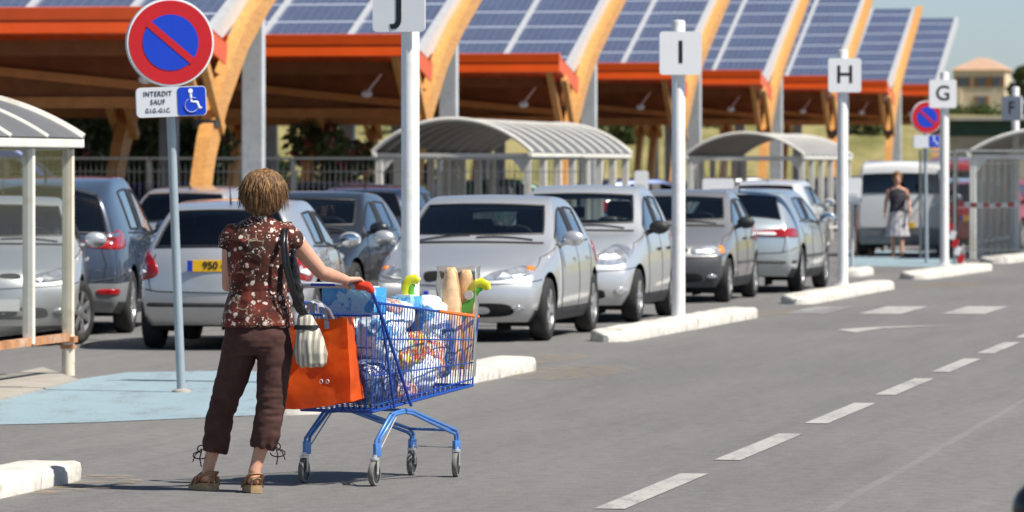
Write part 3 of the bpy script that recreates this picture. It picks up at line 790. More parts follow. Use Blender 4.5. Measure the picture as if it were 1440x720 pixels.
tag(tp.build('barrier_tape', [M['sign_red'], M['sign_white']]), 'red and white barrier tape strung across the far shelter', 'barrier tape')
# leaning red and white board beside pole G
g = thing('barrier_board', 'red and white striped barrier board leaning beside the letter G pole', 'barrier', gp(1352, 381), R(-8))
bd = MB()
for i in range(6): bd.box((-.19 + .045 * i, 0, .72 - .13 * i), (.10, .025, .145), mi=i % 2, rot=Matrix.Rotation(R(-19), 3, 'Y') if False else Matrix.Rotation(R(19), 3, 'Y'))
bd.build('striped_board', [M['sign_red'], M['sign_white']], g); MB().box((.03, .12, .22), (.03, .03, .44)).build('back_leg', M['zinc'], g)
# round terracotta bollard and notice boards
p = gp(1215, 360); g = thing('terracotta_bollard', 'round terracotta bollard with an orange band left of the walking pedestrian', 'bollard', p)
MB().lathe([(.20, 0), (.20, .08), (.17, .12), (.165, .78), (.15, .86), (.06, .90)], n=24).build('body', M['terracotta'], g, 40)
MB().lathe([(.172, .52), (.172, .66)], n=24, cap=False).build('band', M['orange_plastic'], g, 40)
def board(label, px, py0, py1, w_px, Y):
    c = at(px, (py0 + py1) / 2, Y); g = thing('notice_board', label, 'notice board', (c.x, Y, 0), 0, 'white notice boards by the shelters')
    h = (py1 - py0) * Y / F_PX; w = w_px * Y / F_PX
    MB().prism(rrect(w, h, .05), -.03, .0, axis='Y').build('board', M['sign_white'], g, 30).location = (0, -.04, c.z)
    MB().lathe([(.03, 0), (.03, c.z + h * .4)], n=12).build('post', M['galv'], g, 40)
    MB().box((0, -.075, c.z - h * .15), (w * .5, .006, h * .16)).build('printed_patch', M['sign_grey_shade'], g)
board('wide white notice board above the grey hatchback roof', 1010, 251, 275, 45, 88)
board('tall white notice board right of the letter H pole', 1198, 250, 287, 28, 84)
board('white notice board beside the cream barrel-roofed shelter', 902, 240, 272, 20, 97)
# black ball-topped bollard close to the camera
Y = 14.0; c = at(1464, 716, Y); g = thing('ball_bollard', 'black ball-topped bollard close by at the bottom right corner', 'bollard', (c.x, Y, 0))
MB().lathe([(.07, 0), (.07, .05), (.045, .08), (.042, c.z - .09), (.05, c.z - .075)], n=24).build('shaft', M['dark_metal'], g, 40)
MB().ball((0, 0, c.z), .08, seg=28, rings=18).build('ball_head', M['leather'], g, 60)

# ------------------------------------------------------------------ far things: house, hedge, shed, trees
def leaf_cloud(mb, c, r, n, size, mi=0, squash=.8, rnd=random):
    for _ in range(n):
        d = Vector((rnd.gauss(0, 1), rnd.gauss(0, 1), rnd.gauss(0, 1))).normalized() * (rnd.random() ** .38)
        p = Vector(c) + Vector((d.x * r, d.y * r, d.z * r * squash)); s = size * rnd.uniform(.6, 1.5)
        a = Vector((rnd.gauss(0, 1), rnd.gauss(0, 1), rnd.gauss(0, 1))).normalized(); b = a.orthogonal().normalized()
        b = (b + a.cross(b) * rnd.uniform(-1, 1)).normalized(); q = a.cross(b).normalized()
        mb.face([p - b * s, p + q * s * .55, p + b * s, p - q * s * .55], mi)
def tree(label, x, y, h, cr, seed, group, leaf='leaf_dark', zg=0.0, blooms=0, cat='tree', name='tree', n=2600, size=.13, low=.35):
    rnd = random.Random(seed); g = thing(name, label, cat, (x, y, zg), 0, group)
    t = MB(); top = Vector((rnd.uniform(-.2, .2), rnd.uniform(-.2, .2), h * .6))
    tr = .035 * h if name == 'tree' else .03
    t.tube([(0, 0, -.1), (.03, .02, h * .2), top * .6, top], [tr, tr * .8, tr * .6, tr * .3], 8)
    cs = []
    for i in range(9):
        a = rnd.uniform(0, 6.28); rr = cr * rnd.uniform(.2, .75); z = h * rnd.uniform(low, .88)
        c = Vector((rr * math.cos(a), rr * math.sin(a), z)); cs.append((c, cr * rnd.uniform(.3, .55)))
        t.tube([top * .5, top * .5 + (c - top * .5) * .5 + Vector((0, 0, .1)), c], [tr * .45, tr * .3, tr * .12], 5)
    t.build('trunk', M['bark'], g, 50)
    k = MB()
    for c, r in cs: leaf_cloud(k, c, r, n // 9, size, 0, .8, rnd)
    k.build('crown', M[leaf], g, recalc=False)
    if blooms:
        f = MB()
        for _ in range(blooms):
            c, r = rnd.choice(cs); d = Vector((rnd.gauss(0, 1), -abs(rnd.gauss(0, 1)), rnd.gauss(0, 1))).normalized() * r * rnd.uniform(.8, 1.1)
            leaf_cloud(f, c + d, .12, 7, .055, 0, 1, rnd)
        f.build('blossoms', M['bloom'], g, recalc=False)
    return g
OG = 'flowering oleander shrubs beyond the mesh fence'
for i, (px, Y, h, cr, lb) in enumerate(((150, 97, 3.0, 1.5, 'oleander shrub with pink blossom left of the near no-parking sign post'), (232, 99, 2.7, 1.3, 'oleander shrub with pink blossom behind the near no-parking sign post'),
                                  (30, 96, 3.1, 1.6, 'oleander shrub far to the left behind the blue van'), (475, 104, 2.7, 1.15, 'pink oleander shrub between the woman and the letter J pole'), (560, 112, 2.2, .8, 'small oleander shrub behind the letter J pole'))):
    c = at(px, 220, Y); tree(lb, c.x, Y, h, cr, 50 + i, OG, 'leaf_mid', 0, 34, 'shrub', 'oleander_shrub', 2200, .09, .25)
TG = 'dark trees in the shade beyond the canopies'
for i, (px, Y, h, cr, lb) in enumerate(((60, 138, 8.5, 3.4, 'dark tree beyond the nearest canopy, farthest left'), (190, 142, 8.0, 3.2, 'dark tree beyond the nearest canopy, behind the no-parking sign'),
                                   (300, 150, 7.0, 2.6, 'dark tree beyond the nearest canopy, behind its raking timber'), (-40, 132, 8.5, 3.2, 'dark tree beyond the left edge shelter'), (120, 150, 7.5, 3.0, 'dark tree filling the gap above the blue hatchback'))):
    c = at(px, 220, Y); tree(lb, c.x, Y, h * .55, cr * .9, 80 + i, TG, 'leaf_dark', 0, 0, n=3600, size=.16, low=.12)
# bushes on the slope
BG = 'low bushes on the dry grass slope'
rb = random.Random(5)
bsp = [(870, 225), (1010, 232), (1225, 228), (1290, 236), (700, 236), (560, 230)]
bl = ['low olive bush on the slope behind the cream shelter', 'low olive bush on the slope left of letter H', 'low olive bush on the slope above the white van', 'low olive bush on the slope behind the far no-parking sign', 'low olive bush on the slope behind the third canopy', 'low olive bush on the slope behind the letter J pole']
for i, ((px, Y), lb) in enumerate(zip(bsp, bl)):
    c = at(px, 200, Y); tree(lb, c.x, Y, 1.5, 1.5, 200 + i, BG, 'leaf_mid', prof(Y), 0, 'bush', 'bush', 700, .14, .2)
def house():
    Y = 900; c = at(1372, 160, Y); zg = prof(Y)
    g = thing('house', 'cream two-storey house with a clay tile roof on the far rise', 'house', (c.x, Y, zg), R(-14))
    MB().box((1.2, 0, 3.6), (9.2, 8, 7.6)).build('wall', M['render_wall'], g)
    def hip(x0, x1, y0, y1, z0, z1, nm):
        w = MB(); o = .5; a = [(x0 - o, y0 - o, z0), (x1 + o, y0 - o, z0), (x1 + o, y1 + o, z0), (x0 - o, y1 + o, z0)]; ry = (y0 + y1) / 2; e = (y1 - y0) * .45
        r0, r1 = (x0 + e, ry, z1), (x1 - e, ry, z1)
        w.face([a[0], a[1], r1, r0]); w.face([a[1], a[2], r1]); w.face([a[2], a[3], r0, r1]); w.face([a[3], a[0], r0]); w.face(a[::-1]); w.build(nm, M['roof_tile'], g)
    hip(-3.4, 5.8, -4, 4, 7.4, 9.6, 'roof')
    MB().box((-4.4, -1, 1.7), (5.0, 7, 4.6)).build('side_wing', M['render_wall'], g)
    w = MB(); w.face([(-7.2, -4.9, 3.6), (-3.4, -4.9, 5.6), (-3.4, 2.9, 5.6), (-7.2, 2.9, 3.6)]); w.face([(-7.2, -4.9, 3.45), (-3.4, -4.9, 5.45), (-3.4, 2.9, 5.45), (-7.2, 2.9, 3.45)][::-1]); w.build('wing_roof', M['roof_tile'], g)
    for x, z in ((1.6, 5.3), (-1.6, 5.3), (4.4, 5.3), (1.6, 1.9)):
        f = MB().box((x, -4.03, z), (1.3, .08, 1.7)).build('window', M['window_dark'], g)
        for sx in (-1, 1): MB().box((x + sx * 1.0, -4.09, z), (.66, .06, 1.8)).build('shutter', M['shutter'], f)
house()
hd = MB(); rr = random.Random(3)
p0, p1 = at(1318, 168, 300), at(1520, 165, 300)
for i in range(44):
    c = p0.lerp(p1, i / 43); c.z = prof(300) + .35; leaf_cloud(hd, c, .62 + rr.random() * .3, 70, .14, 0, .9, rr)
tag(hd.build('hedge', M['leaf_mid'], recalc=False), 'long olive hedge below the far house', 'hedge')
t = at(1438, 118, 820); tree('dark green tree at the right edge beside the far house', t.x, 820, 7.5, 3.0, 301, None, 'leaf_mid', prof(820), 0, n=1500, size=.5)
Y = 215; c = at(1418, 190, Y); g = thing('low_shed', 'low dark shed with a pale flat roof below the far house', 'shed', (c.x, Y, prof(Y) - .2), R(-4))
zz = 3.62 - prof(Y) + .2
MB().box((0, 0, zz / 2), (4.9, 3.0, zz)).build('wall', M['concrete'], g)
MB().box((0, -.06, zz - .34), (4.96, 3.0, .66)).build('dark_band', M['shed_green'], g)
MB().box((0, -.1, zz + .08), (5.5, 3.6, .16)).build('roof', M['concrete'], g)

# ------------------------------------------------------------------ camera, sun, sky
cam = bpy.data.cameras.new('camera'); co = bpy.data.objects.new('camera', cam); C.objects.link(co)
co.location = (0, 0, CAM_H); co.rotation_euler = (R(90), 0, 0)
cam.sensor_width = 36; cam.lens = 36 * F_PX / 1440; cam.shift_y = -128 / 1440; cam.clip_start = .5; cam.clip_end = 20000
cam.dof.use_dof = True; cam.dof.focus_distance = 28.5; cam.dof.aperture_fstop = 5.6; cam.dof.aperture_blades = 8
scene.camera = co
AZ, EL = R(24), R(53)
sd = Vector((math.cos(AZ) * math.cos(EL), -math.sin(AZ) * math.cos(EL), math.sin(EL)))
sl = bpy.data.lights.new('sun', 'SUN'); sl.energy = 5.0; sl.angle = R(.53); sl.color = (1, .945, .86)
so = bpy.data.objects.new('sun', sl); C.objects.link(so); so.rotation_euler = sd.to_track_quat('Z', 'Y').to_euler(); so.location = sd * 50
wd = bpy.data.worlds.new('World'); scene.world = wd; wd.use_nodes = True
sk = wd.node_tree.nodes.new('ShaderNodeTexSky'); sk.sky_type = 'NISHITA'; sk.sun_disc = False
sk.sun_elevation = EL; sk.sun_rotation = math.atan2(sd.x, sd.y); sk.air_density = 1.0; sk.dust_density = .6; sk.ozone_density = 1.0
wt = NT(wd.node_tree); gz = wt.n('ShaderNodeSeparateXYZ'); wt.l(wt.n('ShaderNodeTexCoord').outputs['Generated'], gz.inputs[0])
tn = wt.n('ShaderNodeVectorMath', operation='MULTIPLY'); wt.l(sk.outputs[0], tn.inputs[0])
wt.l(wt.mix(wt.math('MULTIPLY', gz.outputs[2], 3.0, True), (1.22, 1.47, 2.0), (.95, 1.0, 1.04)), tn.inputs[1])
wd.node_tree.links.new(tn.outputs[0], wd.node_tree.nodes['Background'].inputs[0]); wd.node_tree.nodes['Background'].inputs[1].default_value = .052
scene.view_settings.view_transform = 'Standard'; scene.view_settings.look = 'None'; scene.view_settings.exposure = 0.5; scene.view_settings.gamma = 1.0
scene.cycles.use_denoising = True; scene.cycles.max_bounces = 8; scene.cycles.transparent_max_bounces = 16; scene.cycles.sample_clamp_indirect = 6
# ================================================================== CARS
CARMATS = ['paint', 'trim', 'glass', 'head', 'tail', 'grille', 'bumper']
def car_cage(p):
    """box-topology control cage: side grid [column][row] and centre line; +y is forward"""
    hw = p['W'] / 2; H = p['H']; F = p['L'] / 2
    belt = p.get('belt', .93); zt = H - 1.46
    ymap = p.get('ymap', {})
    hz = p.get('hood', 0.0)
    s = hw / .88
    S = {}
    S[0] = [(.70, 1.77, .20), (.775, 1.80, .30), (.80, 1.80, .47), (.79, 1.77, .60), (.755, 1.68, .71 + hz), (.71, 1.63, .745 + hz), (.63, 1.58, .77 + hz)]
    S[1] = [(.78, 1.30, .19), (.84, 1.30, .30), (.865, 1.30, .50), (.86, 1.30, .68), (.83, 1.28, .80 + hz), (.775, 1.26, .845 + hz), (.69, 1.24, .865 + hz)]
    S[2] = [(.80, .95, .19), (.862, .95, .30), (.878, .95, .52), (.868, .95, .74), (.835, .95, .875 + hz * .7), (.785, .95, .915 + hz * .7), (.70, .95, .935 + hz * .7)]
    S[3] = [(.81, .70, .19), (.866, .70, .30), (.882, .70, .52), (.872, .70, .76), (.835, .70, belt), (.80, .66, belt + .045), (.772, .64, belt + .07)]
    S[4] = [(.81, .10, .19), (.866, .10, .30), (.884, .10, .52), (.874, .10, .78), (.832, .08, belt + .012), (.668, .06, 1.372 + zt), (.63, .06, 1.408 + zt)]
    S[5] = [(.81, -.28, .19), (.866, -.28, .30), (.884, -.28, .52), (.874, -.28, .79), (.832, -.28, belt + .02), (.648, -.27, 1.402 + zt), (.60, -.26, 1.443 + zt)]
    S[6] = [(.81, -.37, .19), (.866, -.37, .30), (.884, -.37, .52), (.874, -.37, .79), (.832, -.37, belt + .022), (.646, -.36, 1.403 + zt), (.597, -.36, 1.445 + zt)]
    S[7] = [(.81, -1.02, .19), (.862, -1.02, .30), (.882, -1.02, .53), (.872, -1.02, .80), (.822, -1.08, belt + .035), (.64, -1.08, 1.378 + zt), (.585, -1.08, 1.424 + zt)]
    S[8] = [(.79, -1.55, .20), (.845, -1.55, .31), (.868, -1.55, .54), (.855, -1.52, .80), (.80, -1.50, belt + .05), (.63, -1.45, 1.315 + zt), (.555, -1.46, 1.385 + zt)]
    S[9] = [(.71, -1.86, .23), (.785, -1.92, .33), (.81, -1.93, .52), (.80, -1.92, .76), (.75, -1.86, belt + .03), (.615, -1.70, 1.27 + zt), (.545, -1.63, 1.345 + zt)]
    Cf = [(2.0, .20), (2.075, .29), (2.10, .46), (2.085, .59), (2.03, .69 + hz), (1.98, .73 + hz), (1.90, .76 + hz)]
    Cc = [None, (1.46, .865 + hz), (1.14, .935 + hz * .7), (1.00, belt + .055), (.20, 1.435 + zt), (-.24, H + .005), (-.36, H + .006), (-1.08, 1.44 + zt), (-1.52, 1.40 + zt), (-1.72, 1.365 + zt)]
    Cr = [None, (-1.82, 1.29 + zt), (-2.0, belt + .04), (-2.075, .77), (-2.10, .53), (-2.08, .34), (-1.98, .24)]
    def my(y):
        k = p.get('ys')          # piecewise map of the along-car positions
        if not k: return y * F / 2.1
        for (a, b), (c, d) in zip(k, k[1:]):
            if c <= y <= a: return b + (d - b) * (y - a) / (c - a)
        a, b = k[0] if y > k[0][0] else k[-1]; return b + (y - a)
    if 'edit' in p: p['edit'](S, Cf, Cc, Cr)
    fr = [0, .05, .36, .70, 1.0]
    rows = [(S[0][r], Cf[r]) for r in range(7)] + [(S[c][6], Cc[c]) for c in range(1, 10)] + [(S[9][6 - j], Cr[j]) for j in range(1, 7)]
    bm = bmesh.new(); cache = {}
    def V(x, y, z):
        k = (round(x, 4), round(y, 4), round(z, 4))
        if k not in cache: cache[k] = bm.verts.new((x, y, z))
        return cache[k]
    def side_pt(c, r):
        x, y, z = S[c][r]; return (x * s, my(y), z)
    def strip_pt(q, k):
        (x, y, z), (yc, zc) = rows[q]; f = fr[k]; t = 1 - (1 - f) ** 2.2
        return (x * s * (1 - f), my(y + (yc - y) * t), z + (zc - z) * t)
    def quad(pts, mi):
        for sg in (1, -1):
            vs = [V(a * sg, b, c) for a, b, c in pts]
            if sg < 0: vs = vs[::-1]
            try: f = bm.faces.new(vs); f.material_index = mi
            except ValueError: pass
    def side_m(c, r):
        if r == 4:
            if c == 3 or c == 4: return 2
            if c == 5: return 1
            if c == 6: return 2
            if c == 7 and p.get('quarter'): return 2
            return 0
        if r == 0 and p.get('dark_sill', True): return 1
        if r in (1,) and c in (0, 8) : return 6
        return 0
    def strip_m(q, k):
        if q < 6: return 6 if q <= 2 else 0
        if q == 9: return 2 if k >= 1 else 0
        if q >= 15:
            j = q - 15
            if j == 1: return 2 if k >= 1 else 0
            if j == 0 and p.get('tall_glass', True) and p['H'] < 1.7: return 2 if k >= 1 else 0
            if j >= 4: return 6
        if q == 14 and p.get('fastback'): return 2 if k >= 1 else 0
        return 0
    for c in range(9):
        for r in range(6): quad([side_pt(c, r), side_pt(c + 1, r), side_pt(c + 1, r + 1), side_pt(c, r + 1)], side_m(c, r))
    for q in range(len(rows) - 1):
        for k in range(4): quad([strip_pt(q, k), strip_pt(q + 1, k), strip_pt(q + 1, k + 1), strip_pt(q, k + 1)], strip_m(q, k))
    # roof corner where the rear window meets the rear edge keeps a crisp lip
    return bm, my

def build_car(label, paint_m, p, loc, heading, name='parked_car', levels=3, group='cars parked in the solar car park', bumper=None, plate=None, steer=0.0, cat='car', moulding=None, detail=True):
    rz = math.atan2(-heading.x, heading.y)
    g = thing(name, label, cat, (loc.x, loc.y, 0), rz, group)
    hw = p['W'] / 2; F = p['L'] / 2
    bm, my = car_cage(p); bmesh.ops.recalc_face_normals(bm, faces=list(bm.faces))
    me = bpy.data.meshes.new('cage'); bm.to_mesh(me); bm.free()
    for n in CARMATS: me.materials.append(M['trim'])
    tmp = link(bpy.data.objects.new('cage', me)); sb = tmp.modifiers.new('s', 'SUBSURF'); sb.levels = levels; sb.render_levels = levels
    me2 = evaluated(tmp, False); bpy.data.objects.remove(tmp)
    bm = bmesh.new(); bm.from_mesh(me2); bpy.data.meshes.remove(me2)
    wr = p.get('wr', .315); ax = [(p['ax'][0], wr), (p['ax'][1], wr)]; ar = wr + .055
    for (cy, cz) in ax:                       # round wheel openings cut into the sides
        N = 18
        for i in range(N):
            a = 2 * math.pi * (i + .5) / N; nrm = Vector((0, math.cos(a), math.sin(a)))
            fs = [f for f in bm.faces if abs(f.calc_center_median().x) > hw * .62 and (Vector((0, f.calc_center_median().y - cy, f.calc_center_median().z - cz))).length < ar + .22]
            geom = list({v for f in fs for v in f.verts}) + list({e for f in fs for e in f.edges}) + fs
            bmesh.ops.bisect_plane(bm, geom=geom, dist=1e-5, plane_co=Vector((0, cy, cz)) + nrm * ar, plane_no=nrm)
        dead = [f for f in bm.faces if abs(f.calc_center_median().x) > hw * .62 and Vector((0, f.calc_center_median().y - cy, f.calc_center_median().z - cz)).length < ar]
        bmesh.ops.delete(bm, geom=dead, context='FACES')
    bvh = BVHTree.FromBMesh(bm)
    def hit(y, z, sx):
        h = bvh.ray_cast(Vector((sx * 3, y, z)), Vector((-sx, 0, 0)), 4)
        return h[0]
    bm.faces.ensure_lookup_table(); bm.verts.ensure_lookup_table()
    groups = {}
    for f in bm.faces:
        c = f.calc_center_median(); mi = f.material_index
        if mi == 2:
            nz = f.normal
            if abs(nz.x) > .55 and abs(c.x) > hw * .5: key = ('side_window', 'r' if c.x > 0 else 'l', 'f' if c.y > my(-.32) else 'b')
            elif c.y > my(-.3): key = ('windscreen',)
            else: key = ('rear_window',)
        else: key = ('body',)
        groups.setdefault(key, []).append(f)
    mm = {'side_window': M['side_glass'], 'windscreen': M['car_glass'], 'rear_window': M['side_glass'], 'headlight': M['headlamp'], 'tail_light': M['red_lens'], 'grille': M['trim']}
    body = None
    for key in sorted(groups, key=lambda k: (k[0] != 'body', str(k))):
        fs = groups[key]
        mb = MB(); vm = {}
        for f in fs:
            vs = []
            for v in f.verts:
                if v.index not in vm: vm[v.index] = mb.bm.verts.new(v.co)
                vs.append(vm[v.index])
            try: q = mb.bm.faces.new(vs)
            except ValueError: continue
            q.material_index = {0: 0, 1: 1, 6: 2}.get(f.material_index, 0) if key[0] == 'body' else 0
        if key[0] == 'body':
            if detail:      # door shut lines and black window seals lie on the shell
                def seam(poly, r=.0045, mi=1):
                    for sx in (-1, 1):
                        pts = []
                        for (ya, za), (yb, zb) in zip(poly, poly[1:]):
                            for t in range(7):
                                h = hit(ya + (yb - ya) * t / 6, za + (zb - za) * t / 6, sx)
                                if h is not None: pts.append(h + Vector((sx * .001, 0, 0)))
                        if len(pts) > 2: mb.tube(pts, r, 5, mi)
                b0 = p.get('belt', .93)
                seam([(my(.66), b0 - .03), (my(.70), .62), (my(.66), .33), (my(.58), .27), (my(-1.0) + .1, .27), (my(-1.0), .34), (my(-1.05), .62), (my(-1.22), b0 - .0)])
                seam([(my(-.33), b0), (my(-.33), .27)])
                seam([(my(.72), b0 + .015), (my(-.3), b0 + .03), (my(-1.2), b0 + .045)], .010)
                seam([(my(1.66), .70), (my(1.30), .83 + p.get('hood', 0) * .8), (my(.80), b0 - .015)])
            if moulding:
                for sx in (-1, 1):
                    pts = [hit(my(.62) + (my(-1.0) - my(.62)) * t / 14, .50, sx) for t in range(15)]
                    pts = [q + Vector((sx * .002, 0, 0)) for q in pts if q is not None]
                    mb.tube(pts, .026, 6, 2 if bumper else 1, flat=.5)
            body = mb.build('body', [paint_m, M['trim'], bumper or paint_m], g, recalc=False)
            shade(body.data, 48)
        else:
            # black rubber seal round the edge of the pane
            nxt = {}
            for e in [e for e in mb.bm.edges if len(e.link_faces) == 1]:
                for va, vb in ((e.verts[0], e.verts[1]), (e.verts[1], e.verts[0])): nxt.setdefault(va, []).append(vb)
            seen = set(); loops = []
            for v0 in list(nxt):
                if v0 in seen: continue
                lp = [v0]; seen.add(v0); cur = v0
                while True:
                    n_ = [w for w in nxt[cur] if w not in seen]
                    if not n_: break
                    cur = n_[0]; seen.add(cur); lp.append(cur)
                loops.append([v.co.copy() for v in lp] + [v0.co.copy()])
            if detail:
                for lp in loops:
                    if len(lp) > 6: mb.tube(lp, .013, 5, 1, cap=False)
            o = mb.build(key[0], [mm[key[0]], M['trim']], g, recalc=False); shade(o.data, 48)

    # lamps, grilles and seams follow the shell: outline points are (degrees round the nose or tail, height)
    def nose(sgn, phi, z):
        o = Vector((0, sgn * (F - .95), z)); d = Vector((math.sin(R(phi)), sgn * math.cos(R(phi)), 0))
        h = bvh.ray_cast(o + d * 3, -d, 4)
        if h[0] is None: return None
        nn = h[1] if h[1].dot(d) > 0 else -h[1]
        return h[0], nn
    def lens(nm, m, sgn, outline, off=.006, bulge=.008, mats2=None):
        n = len(outline); P = []
        for i in range(n):
            q = [Vector(outline[(i + j) % n]) for j in (-1, 0, 1, 2)]
            for t in (0, .2, .4, .6, .8):
                P.append(.5 * (2 * q[1] + (q[2] - q[0]) * t + (2 * q[0] - 5 * q[1] + 4 * q[2] - q[3]) * t * t + (3 * q[1] - q[0] - 3 * q[2] + q[3]) * t ** 3))
        cen = sum(P, Vector((0, 0))) / len(P); mb = MB(); rings = []
        for sc, of in ((1.03, -.006), (1.0, off), (.93, off + bulge * .5), (.7, off + bulge), (.35, off + bulge), (.03, off + bulge)):
            ring = []
            for pp in P:
                w = cen + (pp - cen) * sc; h = nose(sgn, w.x, w.y)
                if h is None: mb.bm.free(); return None
                ring.append(h[0] + h[1] * of)
            rings.append(ring)
        mb.ringskin(rings, cap=False); f = mb.bm.faces.new([v for v in mb.bm.verts][-len(P):])
        if sgn > 0: pass
        return mb.build(nm, m, g, 40)
    def ring_seam(sgn, pts, r=.005):
        out = []
        for (a, za), (b, zb) in zip(pts, pts[1:]):
            for t in range(8):
                h = nose(sgn, a + (b - a) * t / 8, za + (zb - za) * t / 8)
                if h: out.append(h[0] + h[1] * .001)
        if len(out) > 3:
            q = MB(); q.tube(out, r, 5); q.build('panel_gap', M['trim'], g)
    L_ = p.get('lamps', {})
    dz_ = p.get('hood', 0)
    hl = L_.get('head', [(20, .625 + dz_), (32, .615 + dz_), (46, .64 + dz_), (58, .70 + dz_), (54, .748 + dz_), (40, .722 + dz_), (27, .690 + dz_)])
    tl = L_.get('tail', [(39, .75), (48, .70), (60, .75), (65, .87), (60, .955), (50, .955), (41, .86)])
    for sx in (1, -1):
        lens('headlight', M['headlamp'], 1, [(a * sx, z) for a, z in hl])
        o_ = lens('tail_light', M['red_lens'], -1, [(a * sx, z) for a, z in tl])
        if detail:
            lens('fog_lamp', M['headlamp'], 1, [(sx * a, z) for a, z in L_.get('fog', [(37, .34), (41, .315), (45, .34), (41, .37)])])
            if 'reverse' in L_: lens('reverse_light', M['chrome'] if L_.get('rev_chrome') else M['sign_white'], -1, [(sx * a, z) for a, z in L_['reverse']], off=.016)
            if 'blinker' in L_: lens('indicator', M['amber'], 1, [(sx * a, z) for a, z in L_['blinker']], off=.016)
            if 'reflector' in L_: lens('reflector', M['red_lens'], -1, [(sx * a, z) for a, z in L_['reflector']])
            for q in L_.get('nostril', [[(5, .665 + dz_), (17, .655 + dz_), (16, .70 + dz_), (6, .70 + dz_)]]): lens('grille', M['under'], 1, [(sx * a, z) for a, z in q], off=.003, bulge=0)
    if detail:
        lens('lower_intake', M['under'], 1, L_.get('intake', [(-30, .275), (0, .265), (30, .275), (33, .33), (28, .375), (0, .375), (-28, .375), (-33, .33)]), off=.003, bulge=0)
        zb = L_.get('bump', .555)
        ring_seam(1, [(-64, zb + .06), (-40, zb + .03), (0, zb), (40, zb + .03), (64, zb + .06)])
        ring_seam(-1, [(-62, zb + .08), (-36, zb), (0, zb - .01), (36, zb), (62, zb + .08)], .006)
        ring_seam(-1, [(-40, zb), (-42, .72), (-40, p.get('belt', .93))]); ring_seam(-1, [(40, zb), (42, .72), (40, p.get('belt', .93))])
        if L_.get('strip'): ring_seam(-1, [(-66, .43), (0, .43), (66, .43)], .020)
    # underside and wheel wells
    u = MB(); u.box((0, 0, .27), (hw * 1.5, F * 1.72, .10)); 
    for cy, cz in ax:
        for sx in (-1, 1):
            rings = []
            for xx in (hw * .45, hw * .84):
                rings.append([Vector((sx * xx, cy + (ar + .015) * math.cos(R(t)), cz + (ar + .015) * math.sin(R(t)))) for t in range(-25, 206, 15)])
            u.ringskin(rings, closed=False, cap=False)
            u.box((sx * hw * .44, cy, cz + .08), (.02, ar * 1.9, ar * 1.6))
    u.build('underbody', M['under'], g)
    # wheels
    def wheel(x, y, rot, sx):
        w = thing('wheel', None, None, (x, y, wr)) if False else None
        t = MB(); wd = .10
        t.lathe([(wr * .66, -wd * .9), (wr * .80, -wd), (wr * .95, -wd * .86), (wr, -wd * .5), (wr, wd * .5), (wr * .95, wd * .86), (wr * .80, wd), (wr * .66, wd * .9)], axis='X', n=36, cap=False)
        tyre = t.build('wheel', M['rubber'], g, 50); tyre.location = (x, y, wr); tyre.rotation_euler = (random.random() * 2, 0, rot) if rot == 0 else (0, 0, rot)
        r = MB(); o = sx * .082
        r.lathe([(wr * .67, o - sx * .10), (wr * .69, o), (wr * .64, o + sx * .006), (wr * .60, o - sx * .03)], axis='X', n=36, cap=False)
        ns = p.get('spokes', 7)
        for i in range(ns):
            a = 2 * math.pi * i / ns
            for da in ((-.11, .11) if ns < 6 else (0,)):
                p0 = Vector((o - sx * .008, math.cos(a) * wr * .12, math.sin(a) * wr * .12)); p1 = Vector((o - sx * .004, math.cos(a + da) * wr * .65, math.sin(a + da) * wr * .65))
                r.beam(p0, p1, .016, wr * .17, up=Vector((1, 0, 0)).cross(p1 - p0).normalized(), bev=.004)
        r.lathe([(wr * .18, o - sx * .02), (wr * .18, o + sx * .004), (wr * .10, o + sx * .012)], axis='X', n=18)
        r.build('rim', M['rim'], tyre, 40)
        d = MB(); d.lathe([(wr * .64, o - sx * .06), (wr * .64, o - sx * .055)], axis='X', n=24); d.build('brake_backing', M['under'], tyre)
    for sx in (-1, 1):
        wheel(sx * (hw - .115), ax[0][0], R(steer), sx); wheel(sx * (hw - .115), ax[1][0], 0, sx)
    if not detail: return g
    # mirrors, handles, wipers, plates, lamps
    for sx in (-1, 1):
        y = my(.60); h = hit(y, p.get('belt', .93) + .02, sx)
        bx = abs(h.x) if h is not None else hw * .9
        m = MB(); m.tube([(sx * (bx - .01), y, p.get('belt', .93) + .01), (sx * (bx + .10), y - .02, p.get('belt', .93) + .05)], .028, 8)
        m.ball((sx * (bx + .15), y - .02, p.get('belt', .93) + .08), (.115, .07, .078), seg=18, rings=12)
        mo = m.build('door_mirror', M['trim'] if p.get('dark_mirror') else paint_m, g, 50)
        MB().ball((sx * (bx + .155), y - .075, p.get('belt', .93) + .08), (.095, .018, .060), seg=16, rings=10).build('mirror_glass', M['mirror'], mo, 50)
        for yy in (my(-.12), my(-.90)):
            h = hit(yy, .80, sx)
            if h is not None:
                d = MB(); d.box(h + Vector((sx * .014, 0, 0)), (.022, .17, .03), bev=.008); d.build('door_handle', M['trim'] if p.get('dark_mirror') else paint_m, g)
    def front_hit(x, z, sgn):
        h = bvh.ray_cast(Vector((x, sgn * 4, z)), Vector((0, -sgn, 0)), 8); return h[0], h[1]
    # registration plates
    for sgn, z, mk in ((1, p.get('fplate_z', .40), 'plate_w'), (-1, p.get('rplate_z', .66), 'plate_y')):
        h, nn = front_hit(.0, z, sgn)
        if h is None: continue
        pb = MB(); pb.box((0, 0, 0), (.52, .012, .11), bev=.003); po = pb.build('number_plate', M[mk], g)
        po.location = (p.get('plate_x', 0) if sgn < 0 else 0, h.y + sgn * .016, z); po.rotation_euler = (0, 0, 0 if sgn < 0 else math.pi)
        MB().box((-.235, -.007, 0), (.05, .003, .106)).build('blue_band', M['sign_blue'], po)
        if plate: text_mesh(plate, 'lettering', .098, M['black'], po, (.03, -.008, 0), bold=.002)
